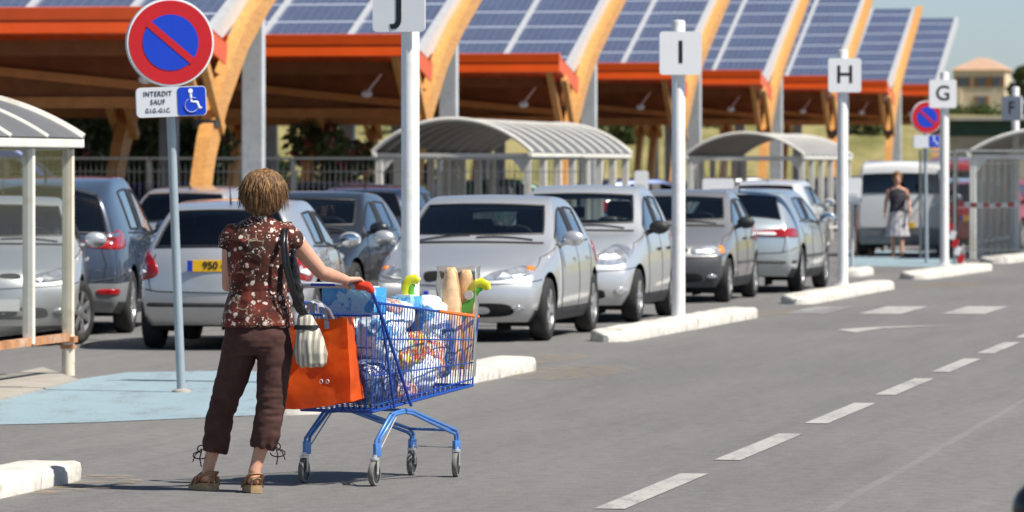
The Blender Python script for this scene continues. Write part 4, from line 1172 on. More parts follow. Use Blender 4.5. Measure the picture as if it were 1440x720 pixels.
    # dark cowl panel under the windscreen, maker's badge blank, roof aerial, rear wiper
    cp = []
    for i in range(15):
        x = -hw * .80 + 1.6 * hw * i / 14
        h = bvh.ray_cast(Vector((x, my(1.03) - .30 * (x / hw) ** 2, 2.5)), Vector((0, 0, -1)), 3)
        if h[0] is not None: cp.append(h[0] + Vector((0, 0, .002)))
    if len(cp) > 4: q = MB(); q.tube(cp, .030, 6, flat=.35); q.build('cowl_panel', M['trim'], g, 50)
    h = bvh.ray_cast(Vector((0, my(-1.35), 3)), Vector((0, 0, -1)), 4)
    if h[0] is not None and p['H'] < 1.7: q = MB(); q.tube([h[0], h[0] + Vector((0, -.05, .10)), h[0] + Vector((0, -.16, .30))], [.012, .006, .003], 6); q.build('aerial', M['trim'], g)
    lens('emblem', M['chrome'], 1, [(-2.6, .67 + dz_), (0, .645 + dz_), (2.6, .67 + dz_), (0, .70 + dz_)], off=.006)
    rw = []
    for i in range(8):
        h = nose(-1, -2 + 22 * i / 7, p.get('belt', .93) + .075 + .03 * math.sin(i * .5))
        if h: rw.append(h[0] + h[1] * .015)
    if len(rw) > 3 and 'edit' not in p: q = MB(); q.tube(rw, .012, 5); q.build('rear_wiper', M['trim'], g)
    # wipers lie on the windscreen
    w = MB()
    for xa, xb in ((-.05, -.60), (.55, .02)):
        pts = []
        for t in range(7):
            x = xa + (xb - xa) * t / 6; yy = my(.98) - .02
            h = bvh.ray_cast(Vector((x * hw / .88, my(1.02 - abs(x) * .12) - .06 - .05 * t / 6, 2.5)), Vector((0, 0, -1)), 3)
            if h[0] is not None: pts.append(h[0] + Vector((0, .006, .012)))
        if len(pts) > 2: w.tube(pts, .009, 5)
    w.build('wiper', M['trim'], g) if len(w.bm.verts) else w.bm.free()
    # cabin
    zt = p['H'] - 1.46; 
    for x in (-.36, .36):
        s = MB(); yb = my(-.18)
        s.box((x * hw / .88, yb + .25, .50), (.48, .50, .16), bev=.05); s.box((x * hw / .88, yb - .03, .82), (.47, .14, .62), rot=Matrix.Rotation(R(14), 3, 'X'), bev=.055)
        s.box((x * hw / .88, yb - .13, 1.20 + zt * .8), (.27, .10, .18), rot=Matrix.Rotation(R(10), 3, 'X'), bev=.04); s.build('front_seat', M['seat_fab'], g, 50)
    s = MB(); s.box((0, my(-1.0) - .05, .55), (1.25 * hw / .88, .5, .16), bev=.05); s.box((0, my(-1.28), .84), (1.22 * hw / .88, .15, .55), rot=Matrix.Rotation(R(16), 3, 'X'), bev=.05)
    for x in (-.34, .34): s.box((x, my(-1.34), 1.14 + zt), (.26, .08, .13), bev=.03)
    s.build('rear_seat', M['seat_fab'], g, 50)
    d = MB(); d.prism([(my(.98) - .05, .60), (my(.98) - .08, .90), (my(.60), .955), (my(.42), .93), (my(.36), .84), (my(.40), .60)], -hw * .83, hw * .83, axis='X'); d.build('dashboard', M['dash'], g, 40)
    sw = MB(); cx = -.36 * hw / .88
    pts = [(cx + .18 * math.cos(R(a)), my(.30) + .06 * math.sin(R(a)), .96 + .17 * math.sin(R(a))) for a in range(0, 361, 20)]
    sw.tube(pts, .016, 6); sw.build('steering_wheel', M['trim'], g, 50)
    fl = MB(); fl.box((0, my(-.4), .33), (hw * 1.7, my(.9) - my(-1.7), .03)); fl.box((0, my(-1.55), .62), (hw * 1.5, .5, .03)); fl.build('cabin_floor', M['under'], g)
    return g

def edit_fastback(S, Cf, Cc, Cr):        # long sloping tail with a short boot lid
    S[8][5] = (.640, -1.32, 1.30); S[8][6] = (.565, -1.28, 1.365); S[9][6] = (.55, -1.42, 1.30); S[9][5] = (.59, -1.52, 1.22); S[9][4] = (.70, -1.86, .985); S[9][3] = (.765, -1.95, .82)
    Cc[8] = (-1.32, 1.395); Cc[9] = (-1.47, 1.335); Cr[1] = (-1.56, 1.26); Cr[2] = (-1.88, 1.03); Cr[3] = (-2.08, .93); Cr[4] = (-2.10, .60)
def edit_van(S, Cf, Cc, Cr):
    for c in range(4, 10):
        S[c][5] = (.80, S[c][5][1], S[c][5][2] + .02); S[c][6] = (.74, S[c][6][1], S[c][6][2] + .04)
    S[9] = [(.80, -2.02, .24), (.84, -2.05, .33), (.85, -2.06, .52), (.85, -2.06, .78), (.84, -2.05, 1.22), (.80, -2.0, 1.60), (.74, -1.97, 1.74)]
    S[8][5] = (.81, -1.75, 1.72); S[8][6] = (.75, -1.75, 1.79); Cc[9] = (-2.0, 1.80); Cc[8] = (-1.78, 1.84); Cr[1] = (-2.05, 1.62); Cr[2] = (-2.10, 1.24); Cr[3] = (-2.11, .80)
def edit_mpv(S, Cf, Cc, Cr):
    S[9][6] = (.60, -1.74, 1.42); S[9][5] = (.66, -1.80, 1.34); Cc[9] = (-1.84, 1.44 + .10); Cr[1] = (-1.92, 1.37 + .08); S[8][6] = (.61, -1.52, 1.50); S[8][5] = (.68, -1.5, 1.42)

EXAMPLES = None
HB = dict(L=4.2, W=1.77, H=1.46, belt=.93, ax=(1.27, -1.36), wr=.315, spokes=7)
YSM = [(2.1, 2.1), (1.0, 1.08), (.10, .12), (-1.08, -1.05), (-2.1, -2.1)]
SILVER = paint('silver_paint', (.60, .61, .62)); SILVER2 = paint('bright_silver_paint', (.66, .67, .68)); GREY = paint('warm_grey_paint', (.34, .335, .33))
BLUEGREY = paint('steel_blue_paint', (.065, .085, .125)); ICE = paint('ice_blue_silver_paint', (.52, .585, .62)); WHITE = paint('white_car_paint', (.74, .74, .73), 0.0)
NAVY = paint('navy_paint', (.02, .035, .09)); DARK = paint('dark_grey_paint', (.035, .038, .045)); RED = paint('red_car_paint', (.38, .025, .02), .1); PALEBLUE = paint('pale_blue_paint', (.22, .33, .44), .3); VIOLET = paint('deep_blue_paint', (.02, .05, .22), .2)
GREENP = paint('green_car_paint', (.02, .11, .07), .2)
GREYBUMP = mat('grey_bumper_plastic', (.055, .057, .062), .55, var=.15); LGREYBUMP = mat('light_grey_bumper', (.20, .21, .22), .5, var=.1)

def place(wheel_px, p, wheel, ang):
    """ground point of a car whose given wheel touches the ground at a pixel; ang turns the heading from the road line"""
    h = Vector((math.sin(ang), math.cos(ang), 0)); r = Vector((h.y, -h.x, 0))
    q = gp(*wheel_px); hw = p['W'] / 2 - .05
    lx = hw * wheel[0]; ly = p['ax'][0 if wheel[1] > 0 else 1]
    c = q - r * lx - h * ly
    return c, h
away = ROAD; toward = ROAD + math.pi
# 1 hatchback facing the camera beside the letter J pole (its left side shows on the right)
p = dict(HB, W=1.78, H=1.44, plate_x=0, spokes=5, fplate_z=.46, lamps=dict(blinker=[(52, .70), (58, .71), (57, .735), (52, .73)], nostril=[[(4, .64), (15, .60), (18, .69), (6, .70)]], intake=[(-34, .26), (0, .25), (34, .26), (38, .33), (30, .385), (0, .385), (-30, .385), (-38, .33)]))
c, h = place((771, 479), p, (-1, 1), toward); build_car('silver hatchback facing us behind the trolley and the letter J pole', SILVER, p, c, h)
# 2 shorter taller hatchback behind it
p = dict(HB, L=3.9, W=1.70, H=1.52, belt=.97, hood=.06, ax=(1.20, -1.26), wr=.30, dark_mirror=True, spokes=6, lamps=dict(head=[(24, .68), (38, .645), (52, .68), (62, .80), (58, .865), (44, .83), (30, .765)], fog=[(39, .36), (44, .315), (49, .36), (44, .405)]))
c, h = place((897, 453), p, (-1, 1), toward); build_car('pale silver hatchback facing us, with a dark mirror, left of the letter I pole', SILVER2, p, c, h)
# 3 older grey hatchback with dark bumper
p = dict(HB, L=3.85, W=1.64, H=1.43, ax=(1.18, -1.27), wr=.285, dark_mirror=True, spokes=8, lamps=dict(head=[(26, .62), (40, .61), (56, .63), (58, .72), (44, .725), (27, .70)], blinker=[(50, .63), (57, .64), (57, .71), (51, .71)], nostril=[[(2, .65), (20, .64), (21, .70), (2, .705)]]))
c, h = place((1024, 425), p, (-1, 1), toward); build_car('dull grey older hatchback facing us with a dark bumper, right of the letter I pole', GREY, p, c, h, bumper=GREYBUMP, moulding=True)
# 4 large fastback seen from behind
p = dict(HB, L=4.55, W=1.77, H=1.42, ax=(1.38, -1.36), wr=.315, edit=edit_fastback, rplate_z=.62, lamps=dict(tail=[(20, .79), (42, .765), (66, .77), (70, .85), (58, .885), (36, .875), (21, .85)], reverse=[(20, .80), (34, .79), (34, .83), (20, .83)], strip=True))
c, h = place((1126, 411), p, (1, -1), away); build_car('ice blue fastback seen from behind, left of the letter H pole', ICE, p, c, h, moulding=True)
# 5 silver hatchback seen from behind next to the woman
p = dict(HB, L=4.2, W=1.70, H=1.42, ax=(1.24, -1.30), wr=.31, rplate_z=.80, plate_x=-.06, lamps=dict(strip=True, tail=[(37, .72), (47, .655), (60, .675), (68, .80), (64, .955), (53, .975), (42, .88)], reverse=[(43, .735), (50, .70), (54, .73), (48, .77)]))
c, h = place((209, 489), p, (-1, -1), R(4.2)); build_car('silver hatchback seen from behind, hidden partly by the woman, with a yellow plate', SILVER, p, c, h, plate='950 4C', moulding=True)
# 6 steel blue people carrier from behind
p = dict(HB, L=4.7, W=1.86, H=1.64, belt=1.0, hood=.08, ax=(1.42, -1.42), wr=.33, edit=edit_mpv, rplate_z=.66, lamps=dict(tail=[(30, .92), (48, .88), (66, .90), (70, 1.0), (62, 1.08), (46, 1.04), (32, .98)], reverse=[(40, 1.0), (54, 1.01), (58, 1.06), (46, 1.035)], rev_chrome=True, reflector=[(38, .42), (50, .42), (50, .47), (38, .47)]))
c, h = place((184, 468), p, (1, -1), R(2.5)); build_car('steel blue people carrier seen from behind beside the near shelter', BLUEGREY, p, c, h, bumper=LGREYBUMP)
# 7 silver car facing us behind the clear shelter side
p = dict(HB, W=1.76, H=1.44, spokes=7)
c, h = place((113, 484), p, (-1, 1), math.pi + R(-4)); build_car('silver car facing us at the left edge behind the clear shelter side', SILVER2, p, c, h, steer=-24)
# 8 dark car facing us between the woman and the pole
p = dict(HB, W=1.74, H=1.44)
q = at(452, 300, 58.5); build_car('dark grey car facing us just right of the woman, behind the trolley', DARK, p, Vector((q.x - .2, 60.2, 0)), Vector((math.sin(toward), math.cos(toward), 0)))
# 9 white van
p = dict(HB, L=4.15, W=1.74, H=1.82, belt=1.02, hood=.12, ax=(1.25, -1.42), wr=.31, edit=edit_van, rplate_z=.60, lamps=dict(tail=[(44, .70), (52, .70), (52, 1.1), (45, 1.1)]))
q = gp(1252, 361); build_car('white van with grey bumper behind the walking pedestrian', WHITE, p, Vector((q.x + .45, q.y + 2.0, 0)), Vector((math.sin(R(7)), math.cos(R(7)), 0)), name='parked_van', bumper=LGREYBUMP, cat='van')
# 10.. cars farther away
def far(px, Y, ang, paint_m, label, p=HB, **k):
    x = (px - 720) * Y / F_PX; build_car(label, paint_m, dict(p), Vector((x, Y, 0)), Vector((math.sin(ang), math.cos(ang), 0)), levels=2, **k)
far(1092, 100, away, WHITE, 'white car with only its roof showing behind the ice blue fastback')
far(437, 92, R(-55), PALEBLUE, 'pale blue car behind the mesh fence right of the woman')
far(500, 97, R(60), NAVY, 'navy car behind the mesh fence left of the letter J pole')
far(262, 94, R(70), VIOLET, 'blue car behind the fence between the signpost and the timber')
far(170, 99, R(65), NAVY, 'dark blue car behind the fence above the people carrier')
far(25, 88, R(80), VIOLET, 'large deep blue van seen through the near shelter side', dict(HB, L=4.6, W=1.85, H=2.05, belt=1.05, hood=.12, edit=edit_van), cat='van', name='parked_van')
far(300, 71, away, SILVER, 'silver car with just its roof showing left of the woman\'s head')
far(640, 112, R(75), DARK, 'dark car seen under the barrel-roofed shelter')
far(725, 108, R(65), GREENP, 'dark green car under the barrel-roofed shelter, right end')
far(918, 116, R(60), NAVY, 'navy car left of the letter I pole, beyond the cars')
far(1060, 130, R(65), DARK, 'dark car beyond the smaller arched shelter')
far(1290, 140, R(70), BLUEGREY, 'steel blue car roof beyond the white van')
far(1222, 135, R(75), DARK, 'dark car roof beyond the white van, on its left')
far(1352, 112, R(10), PALEBLUE, 'pale blue car right of the letter G pole')
far(1362, 140, R(20), RED, 'red van beyond the letter G pole', dict(HB, H=1.95, W=1.8, belt=1.05, hood=.12, edit=edit_van), cat='van', name='parked_van')
far(1405, 106, R(20), RED, 'red car seen through the far shelter')
far(540, 76, away, NAVY, 'navy car right of the dark grey car, seen past the letter J pole')
# ================================================================== THE WOMAN
N3 = noise.noise
WO = Vector((-1.360, 27.30, 0))
wm = thing('person', 'woman from behind in a flowered brown blouse and cropped trousers, pushing the loaded trolley', 'person', WO)
def hand(mb, wrist, fwd, palm_n, side, grip=True, s=1.0):
    """palm, four curled fingers and a thumb grown from the wrist; palm_n points out of the palm, side towards the thumb"""
    wrist = Vector(wrist); f = Vector(fwd).normalized(); n = Vector(palm_n); n = (n - f * n.dot(f)).normalized(); t = Vector(side); t = (t - f * t.dot(f) - n * t.dot(n)).normalized()
    mb.tube([wrist - f * .01, wrist + f * .03 * s, wrist + f * .07 * s, wrist + f * .088 * s], [.022, .032 * s, .036 * s, .030 * s], 12, flat=.5) if False else None
    for k in (-1, -.33, .33, 1):
        mb.tube([wrist - f * .012, wrist + f * .035 * s + t * k * .018 * s, wrist + f * .085 * s + t * k * .030 * s], [.018 * s, .0155 * s, .0125 * s], 10)
    L = (.064, .074, .080, .070)
    for i, k in enumerate((-1, -.33, .33, 1)):
        b = wrist + f * .082 * s + t * k * .030 * s; l = L[i] * s; c = (35, 85, 140) if grip else (12, 28, 45)
        p = [b - f * .02]; q = b; p.append(q)
        for j, a in enumerate(c):
            d = f * math.cos(R(a)) + n * math.sin(R(a)); q = q + d * l * (.42, .32, .26)[j]; p.append(q)
        mb.tube(p, [.0105 * s, .0102 * s, .0095 * s, .0088 * s, .0070 * s], 10)
    b = wrist + f * .018 * s + t * .022 * s
    mb.tube([b, b + (t * .8 + f * .5 + n * .25).normalized() * .038 * s, b + (t * .8 + f * .5 + n * .25).normalized() * .038 * s + (f * .75 + n * .65).normalized() * .030 * s, b + (t * .8 + f * .5 + n * .25).normalized() * .038 * s + (f * .6 + n * .85).normalized() * .052 * s], [.016 * s, .0135 * s, .0115 * s, .0085 * s], 10)
def head(mb, c, yaw, s=1.0):
    c = Vector(c); m = Matrix.Rotation(yaw, 3, 'Z'); P = lambda x, y, z: c + m @ (Vector((x, y, z)) * s)
    mb.ball(c, (.074 * s, .094 * s, .112 * s), seg=24, rings=18, rot=m)
    mb.ball(P(0, .035, -.055), (.058 * s, .060 * s, .066 * s), seg=20, rings=14, rot=m)
    mb.tube([P(0, .088, .010), P(0, .108, -.022), P(0, .098, -.034)], [.010 * s, .015 * s, .012 * s], 10)
    mb.ball(P(0, .088, -.066), (.024 * s, .010 * s, .007 * s), rot=m); mb.ball(P(0, .086, -.076), (.021 * s, .010 * s, .007 * s), rot=m)
    for sx in (-1, 1):
        mb.ball(P(sx * .076, -.005, -.012), (.010 * s, .020 * s, .032 * s), rot=m); mb.ball(P(sx * .032, .083, .026), (.020 * s, .010 * s, .006 * s), rot=m)
hc = Vector((.032, .045, 1.602)); hy = R(-14)
b = MB()
head(b, hc, hy)
b.tube([(.004, .02, 1.36), (.008, .02, 1.45), (.02, .025, 1.54)], [.060, .050, .050], 16)
b.loft([(-.004, 0, .86, .12, .085), (-.005, .0, 1.05, .11, .08), (-.005, .0, 1.20, .13, .085), (0, .0, 1.34, .165, .085), (0, .01, 1.41, .155, .07), (.004, .015, 1.455, .08, .055)], 20)
RS, RE, RW = Vector((.160, .01, 1.382)), Vector((.335, .10, 1.172)), Vector((.462, .285, 1.128))
b.tube([RS, RS.lerp(RE, .3), RS.lerp(RE, .7), RE, RE.lerp(RW, .25), RE.lerp(RW, .65), RW], [.056, .051, .045, .039, .040, .032, .025], 16)
hand(b, RW, (.62, .72, -.02), (.15, -.1, -1), (-.7, .6, .1))
LS, LE, LW = Vector((-.142, .02, 1.38)), Vector((-.158, .045, 1.100)), Vector((-.06, .265, 1.11))
b.tube([LS, LS.lerp(LE, .3), LS.lerp(LE, .7), LE, LE.lerp(LW, .3), LE.lerp(LW, .7), LW], [.056, .050, .045, .041, .040, .032, .025], 16)
hand(b, LW, (.55, .8, .05), (.75, -.55, -.1), (0, .1, 1), grip=False)
# lower legs and feet
LA, RA = Vector((-.274, .10, .115)), Vector((-.016, -.085, .115))
b.tube([(-.07, 0, .92), (-.138, .045, .62), (-.208, .088, .40), (-.234, .092, .28), (-.262, .096, .16), LA, LA + Vector((0, 0, -.06))], [.065, .054, .046, .042, .034, .033, .036], 14)
b.tube([(.06, -.03, .92), (.07, -.045, .6), (.055, -.06, .40), (.030, -.065, .28), (-.002, -.07, .16), RA, RA + Vector((0, 0, -.06))], [.065, .054, .046, .042, .034, .033, .036], 14)
FD = {'l': Vector((-.50, .86, 0)), 'r': Vector((-.22, .97, 0))}
for A, k in ((LA, 'l'), (RA, 'r')):
    d = FD[k]; base = Vector((A.x, A.y, .055)); sd_ = Vector((d.y, -d.x, 0))
    b.tube([base - d * .050 + Vector((0, 0, .012)), base - d * .02 + Vector((0, 0, .016)), base + d * .06 + Vector((0, 0, .010)), base + d * .13 - Vector((0, 0, .008))], [.026, .036, .037, .030], 14, flat=.85)
    for i in range(5):
        o = base + d * (.125 + .018 * (2 - abs(i - (1 if k == 'l' else 1))) * .5) + sd_ * (-.030 + .0155 * i) * (1 if k == 'r' else -1) - Vector((0, 0, .018))
        b.tube([o - d * .02, o + d * .022, o + d * .038 - Vector((0, 0, .005))], [.009, .009, .006], 8)
fused(b, 'body', M['skin'], wm, .0045, 5)
# face details on the far side
m3 = Matrix.Rotation(hy, 3, 'Z')
for sx in (-1, 1):
    MB().ball(hc + m3 @ Vector((sx * .032, .082, .016)), (.014, .010, .008)).build('eye', M['sign_white'], wm, 60)
# trousers: pelvis and both legs in one cloth surface
t = MB()
t.loft([(-.004, .0, .955, .150, .100), (-.004, -.005, .90, .172, .115), (-.004, -.012, .84, .180, .128), (-.006, -.012, .78, .182, .128), (-.008, -.005, .735, .165, .112)], 28)
t.tube([(-.088, .0, .84), (-.105, .012, .74), (-.138, .045, .62), (-.180, .075, .50), (-.208, .088, .40), (-.224, .092, .31), (-.232, .092, .245), (-.238, .092, .205)], [.094, .097, .087, .078, .074, .073, .073, .068], 22)
t.tube([(.082, -.01, .84), (.090, -.02, .74), (.082, -.035, .62), (.072, -.05, .50), (.060, -.06, .40), (.046, -.065, .32), (.030, -.068, .265), (.024, -.07, .235)], [.096, .098, .089, .079, .076, .076, .074, .065], 22)
def trouser_fold(p, n):
    w = N3(Vector((p.x * 7, p.y * 7, p.z * 16))) * .006 + N3(Vector((p.x * 22 + 3, p.y * 22, p.z * 40))) * .0028
    kn = math.exp(-((p.z - .46) / .10) ** 2) * N3(Vector((p.x * 9, p.y * 9, p.z * 38))) * .007
    hemz = .215 if p.x < -.1 else .245
    gather = math.exp(-max(0, p.z - hemz) / .03) * math.sin(math.atan2(p.y, p.x - (.025 if p.x > -.1 else -.227)) * 15) * .005
    return w + kn + gather
tr_ = fused(t, 'trousers', M['trousers'], wm, .006, 8, trouser_fold)
ty = MB()
for c0, s in ((Vector((-.305, .07, .225)), -1), (Vector((.098, -.075, .245)), 1)):
    for k in range(2):
        pts = [c0 + Vector((s * (.02 * math.sin(a) + .005) * (1 + k), .01 * k, -.035 * k + .02 * math.cos(a) * (1 if k else -1))) for a in [x * .6 for x in range(9)]]
        ty.tube(pts, .0038, 6)
    ty.tube([c0, c0 + Vector((s * .012, -.01, -.05)), c0 + Vector((s * .004, -.005, -.095))], .0035, 6); ty.tube([c0, c0 + Vector((s * .035, .0, -.03)), c0 + Vector((s * .05, .0, -.07))], .0035, 6)
ty.build('hem_tie', M['trouser_tie'], wm, 60)
# blouse with cap sleeves
u = MB()
u.loft([(-.008, -.004, .885, .197, .136), (-.006, -.004, .93, .190, .132), (-.004, .0, 1.00, .175, .122), (-.002, .0, 1.06, .160, .113), (0, .0, 1.10, .155, .110), (0, .0, 1.17, .160, .114), (0, .0, 1.27, .170, .119), (.002, .0, 1.34, .172, .114), (.003, .005, 1.395, .156, .098), (.004, .01, 1.432, .120, .080), (.006, .014, 1.462, .080, .066), (.008, .016, 1.482, .064, .060)], 36)
u.tube([(.09, .008, 1.385), (.148, .008, 1.385), (.186, .020, 1.350), (.208, .035, 1.325)], [.060, .066, .063, .060], 18)
u.tube([(-.09, .012, 1.382), (-.130, .012, 1.380), (-.158, .018, 1.335), (-.164, .022, 1.300)], [.060, .066, .062, .060], 18)
def blouse_fold(p, n):
    w = N3(Vector((p.x * 8, p.y * 8, p.z * 9))) * .006 + N3(Vector((p.x * 20 + 9, p.y * 20, p.z * 30))) * .0030
    waist = math.exp(-((p.z - 1.075) / .012) ** 2) * -.005 + math.exp(-((p.z - 1.05) / .05) ** 2) * N3(Vector((p.x * 40, p.y * 40, p.z * 5))) * .006
    fl = math.exp(-max(0, p.z - .885) / .08) * math.sin(math.atan2(p.y, p.x) * 9) * .004
    return w + waist + fl
fused(u, 'blouse', M['blouse'], wm, .006, 5, blouse_fold)
# hair: a cap with layered locks
rh = random.Random(11)
h = MB(); h.ball(hc + Vector((0, -.012, .012)), (.102, .114, .118), seg=26, rings=18); h.ball(hc + m3 @ Vector((0, -.055, -.05)), (.100, .062, .085), seg=20, rings=14)
h.ball(hc + m3 @ Vector((.075, -.02, -.035)), (.038, .06, .07)); h.ball(hc + m3 @ Vector((-.075, -.02, -.035)), (.038, .06, .07))
h.ball(hc + m3 @ Vector((0, .035, .065)), (.085, .062, .055))
hr = fused(h, 'hair', M['hair'], wm, .006, 8, lambda p, n: N3(Vector((p.x * 45, p.y * 45, p.z * 9))) * .010 + N3(Vector((p.x * 90, p.y * 90, p.z * 14))) * .005)
lk = MB()
for i in range(1300):
    a = rh.uniform(0, 2 * math.pi); up = rh.uniform(.15, 1.0)
    if math.sin(a) > .45 and up < .7: continue              # the face stays free
    st = rh.uniform(.1, .55); Rr = .112 + rh.uniform(-.007, .007); pts = []; end = rh.uniform(.74, 1.02); tw = rh.uniform(-.38, .38); flick = rh.uniform(-.012, .022) if i % 7 else rh.uniform(.015, .034)
    for j in range(7):
        q = st + (end * 1.0 - st) * j / 6; ph = q * 2.05                      # angle down from the crown
        rad = Rr * math.sin(min(ph, 1.62)) * (1 - .10 * max(0, ph - 1.62)); z = .118 * math.cos(min(ph, 1.62)) - max(0, ph - 1.62) * .24
        aa = a + tw * j / 6; rr2 = rad + (flick * (j / 6) ** 3) + .006
        pts.append(hc + m3 @ Vector((rr2 * math.cos(aa) * .98, rr2 * math.sin(aa) * 1.06 - .014, z + .012)))
    w = rh.uniform(.0014, .0036)
    lk.tube(pts, [w * .5, w, w * 1.1, w * 1.1, w, w * .7, w * .15], 5, flat=.55)
lk.build('hair_locks', M['hair'], hr, 80)
# sandals
for A, k, nm in ((LA, 'l', ''), (RA, 'r', '')):
    d = FD[k]; s_ = Vector((d.y, -d.x, 0)); base = Vector((A.x, A.y, 0)); sn = MB()
    out = []; outl = [(-.070, .030), (-.075, .0), (-.070, -.030), (-.02, -.036), (.05, -.040), (.11, -.046), (.165, -.036), (.190, .0), (.170, .034), (.11, .044), (.05, .036), (-.02, .034)]
    rings = []
    for top in (0, 1):
        rings.append([base + d * v + s_ * w * (1 if top else 1.06) + Vector((0, 0, (.042 - .10 * max(0, v) * 1.0 if v < .15 else .026) if top else 0.002)) for v, w in outl])
    sn.ringskin(rings); so_ = sn.build('sandal', M['sole'], wm, 40)
    st = MB()
    def band(v0, z0, wd, hh):
        pts = [base + d * v0 + s_ * (wd * math.cos(R(q))) + Vector((0, 0, z0 + hh * math.sin(R(q)))) for q in range(0, 181, 15)]
        st.tube(pts, .013, 6, flat=.35)
    band(.105, .020, .045, .052); band(.06, .030, .042, .062)
    st.tube([base + d * v + s_ * w + Vector((0, 0, z)) for v, w, z in ((.05, .040, .045), (-.01, .043, .085), (-.055, .028, .100), (-.070, 0, .102), (-.055, -.028, .100), (-.01, -.043, .085), (.05, -.040, .045))], .011, 6, flat=.5)
    st.tube([base + d * v + s_ * w + Vector((0, 0, z)) for v, w, z in ((-.058, .030, .03), (-.066, .020, .075), (-.070, 0, .08), (-.066, -.020, .075), (-.058, -.030, .03))], .014, 6, flat=.4)
    st.build('strap', M['sandal'], so_, 50)

# handbag hanging from her right shoulder
hb = thing('handbag', 'small cream striped handbag on black straps hanging from the woman\'s right shoulder', 'handbag', WO + Vector((.275, -.10, 0)), R(-12))
q = MB()
q.loft([(.020, 0, .672, .060, .040), (.018, 0, .690, .084, .056), (.012, 0, .745, .096, .064), (.004, 0, .82, .084, .060), (-.010, 0, .885, .062, .042), (-.016, 0, .93, .050, .030), (-.018, 0, .952, .042, .016)], 24)
fused(q, 'pouch', M['bag_stripe'], hb, .006, 4, lambda p, n: N3(Vector((p.x * 16, p.y * 16, p.z * 8))) * .008 + math.sin(p.x * 120 + p.z * 8) * .0028)
MB().loft([(-.011, 0, .872, .070, .049), (-.012, 0, .896, .064, .044)], 24).build('black_band', M['leather'], hb, 40)
s1 = MB()
sh = Vector((.138 - .275, .10 - .03, 1.432))
for dx, wd in ((-.008, .013), (.012, .008)):
    s1.tube([sh + Vector((dx, .09, -.04)), sh + Vector((dx, .02, .012)), sh + Vector((dx, -.055, -.03)), Vector((-.122 + dx, -.060, 1.34)), Vector((-.108 + dx, -.064, 1.22)), Vector((-.075 + dx, -.05, 1.08)), Vector((-.045 + dx, -.03, 1.0)), Vector((-.02 + dx * 1.6, -.01, .945))], wd, 8, flat=.30)
s1.build('shoulder_strap', M['leather'], hb, 60)
sc = MB(); sc.loft([(-.082, -.022, 1.30, .016, .014), (-.078, -.022, 1.22, .026, .018), (-.066, -.018, 1.10, .036, .022), (-.05, -.01, 1.00, .034, .022), (-.035, -.01, .95, .022, .016)], 16)  # soft black shape hanging beside the shoulder straps
fused(sc, 'black_shape', M['leather'], hb, .006, 3, lambda p, n: N3(p * 28) * .010)

# ================================================================== THE TROLLEY
TH = R(33); TO = Vector((-.940, 27.90, 0))
tl = thing('shopping_trolley', 'blue wire shopping trolley heaped with groceries, pushed by the woman', 'shopping trolley', TO, -TH)
def T3(f, r, z): return Vector((r, f, z))
B = {'rt': lambda r: T3(-.03, .27 * r, 1.0), 'ft': lambda r: T3(1.06, .205 * r, .895), 'rb': lambda r: T3(-.04, .235 * r, .405), 'fb': lambda r: T3(1.04, .18 * r, .510)}
def patch(mb, a, b, c, d, nu, nv, ru, rv, skip_u=()):
    """wires between corners a-b (bottom) and d-c (top)"""
    for i in range(nu + 1):
        t = i / nu; mb.tube([a.lerp(b, t), d.lerp(c, t)], ru, 5)
    for j in range(nv + 1):
        t = j / nv; mb.tube([a.lerp(d, t), b.lerp(c, t)], rv, 5)
bk = MB()
for s in (-1, 1): patch(bk, B['rb'](s), B['fb'](s), B['ft'](s), B['rt'](s), 38, 3, .0029, .0040)
patch(bk, B['fb'](-1), B['fb'](1), B['ft'](1), B['ft'](-1), 12, 3, .0029, .0040)
patch(bk, B['rb'](-1), B['rb'](1), B['fb'](1), B['fb'](-1), 12, 22, .0026, .0024)
rt0, rt1 = T3(-.06, -.25, .93), T3(-.06, .25, .93)
patch(bk, B['rb'](-1), B['rb'](1), rt1, rt0, 14, 3, .0029, .0040)
bk.build('wire_basket', M['trolley_blue'], tl, 50)
rm = MB()
for s in (-1, 1):
    rm.tube([T3(-.03, .27 * s, 1.0), T3(.62, .232 * s, .937)], .0075, 8); rm.tube([B['rb'](s), B['fb'](s)], .0085, 8); rm.tube([B['rb'](s) + Vector((0, .03, .035)), B['fb'](s) + Vector((0, 0, .035))], .0045, 6)
    rm.tube([B['ft'](s), B['fb'](s)], .0055, 6)
    rm.tube([T3(-.15, .27 * s, 1.092), T3(-.10, .272 * s, 1.075), T3(.02, .272 * s, .90), T3(.33, .245 * s, .425)], .0095, 8)
    rm.tube([T3(-.02, .268 * s, 1.0), T3(.05, .262 * s, .80), T3(.16, .25 * s, .42)], .0075, 8)
rm.tube([B['rb'](-1), B['rb'](1)], .0085, 8); rm.tube([rt0, rt1], .0065, 8); rm.tube([B['fb'](-1), B['fb'](1)], .0075, 8)
rm.build('rim_frame', M['trolley_blue'], tl, 50)
og = MB(); og.tube([T3(.62, .232, .938), T3(1.06, .205, .896), T3(1.062, -.205, .896), T3(.62, -.232, .938)], .0095, 8); og.build('orange_rim', M['orange_plastic'], tl, 50)
hd = MB(); hd.tube([T3(-.15, -.25, 1.095), T3(-.15, .22, 1.095)], .0165, 12); ho = hd.build('handle', M['trolley_grey'], tl, 50)
MB().box((0, -.166, 1.097), (.16, .003, .014)).build('blue_print', M['sign_blue'], ho)
for s in (-1, 1): MB().tube([T3(-.155, .215 * s, 1.096), T3(-.15, .235 * s, 1.098), T3(-.135, .275 * s, 1.092), T3(-.10, .279 * s, 1.066)], [.021, .026, .026, .019], 12).build('handle_cap', M['red_plastic'], tl, 50)
lf = MB()
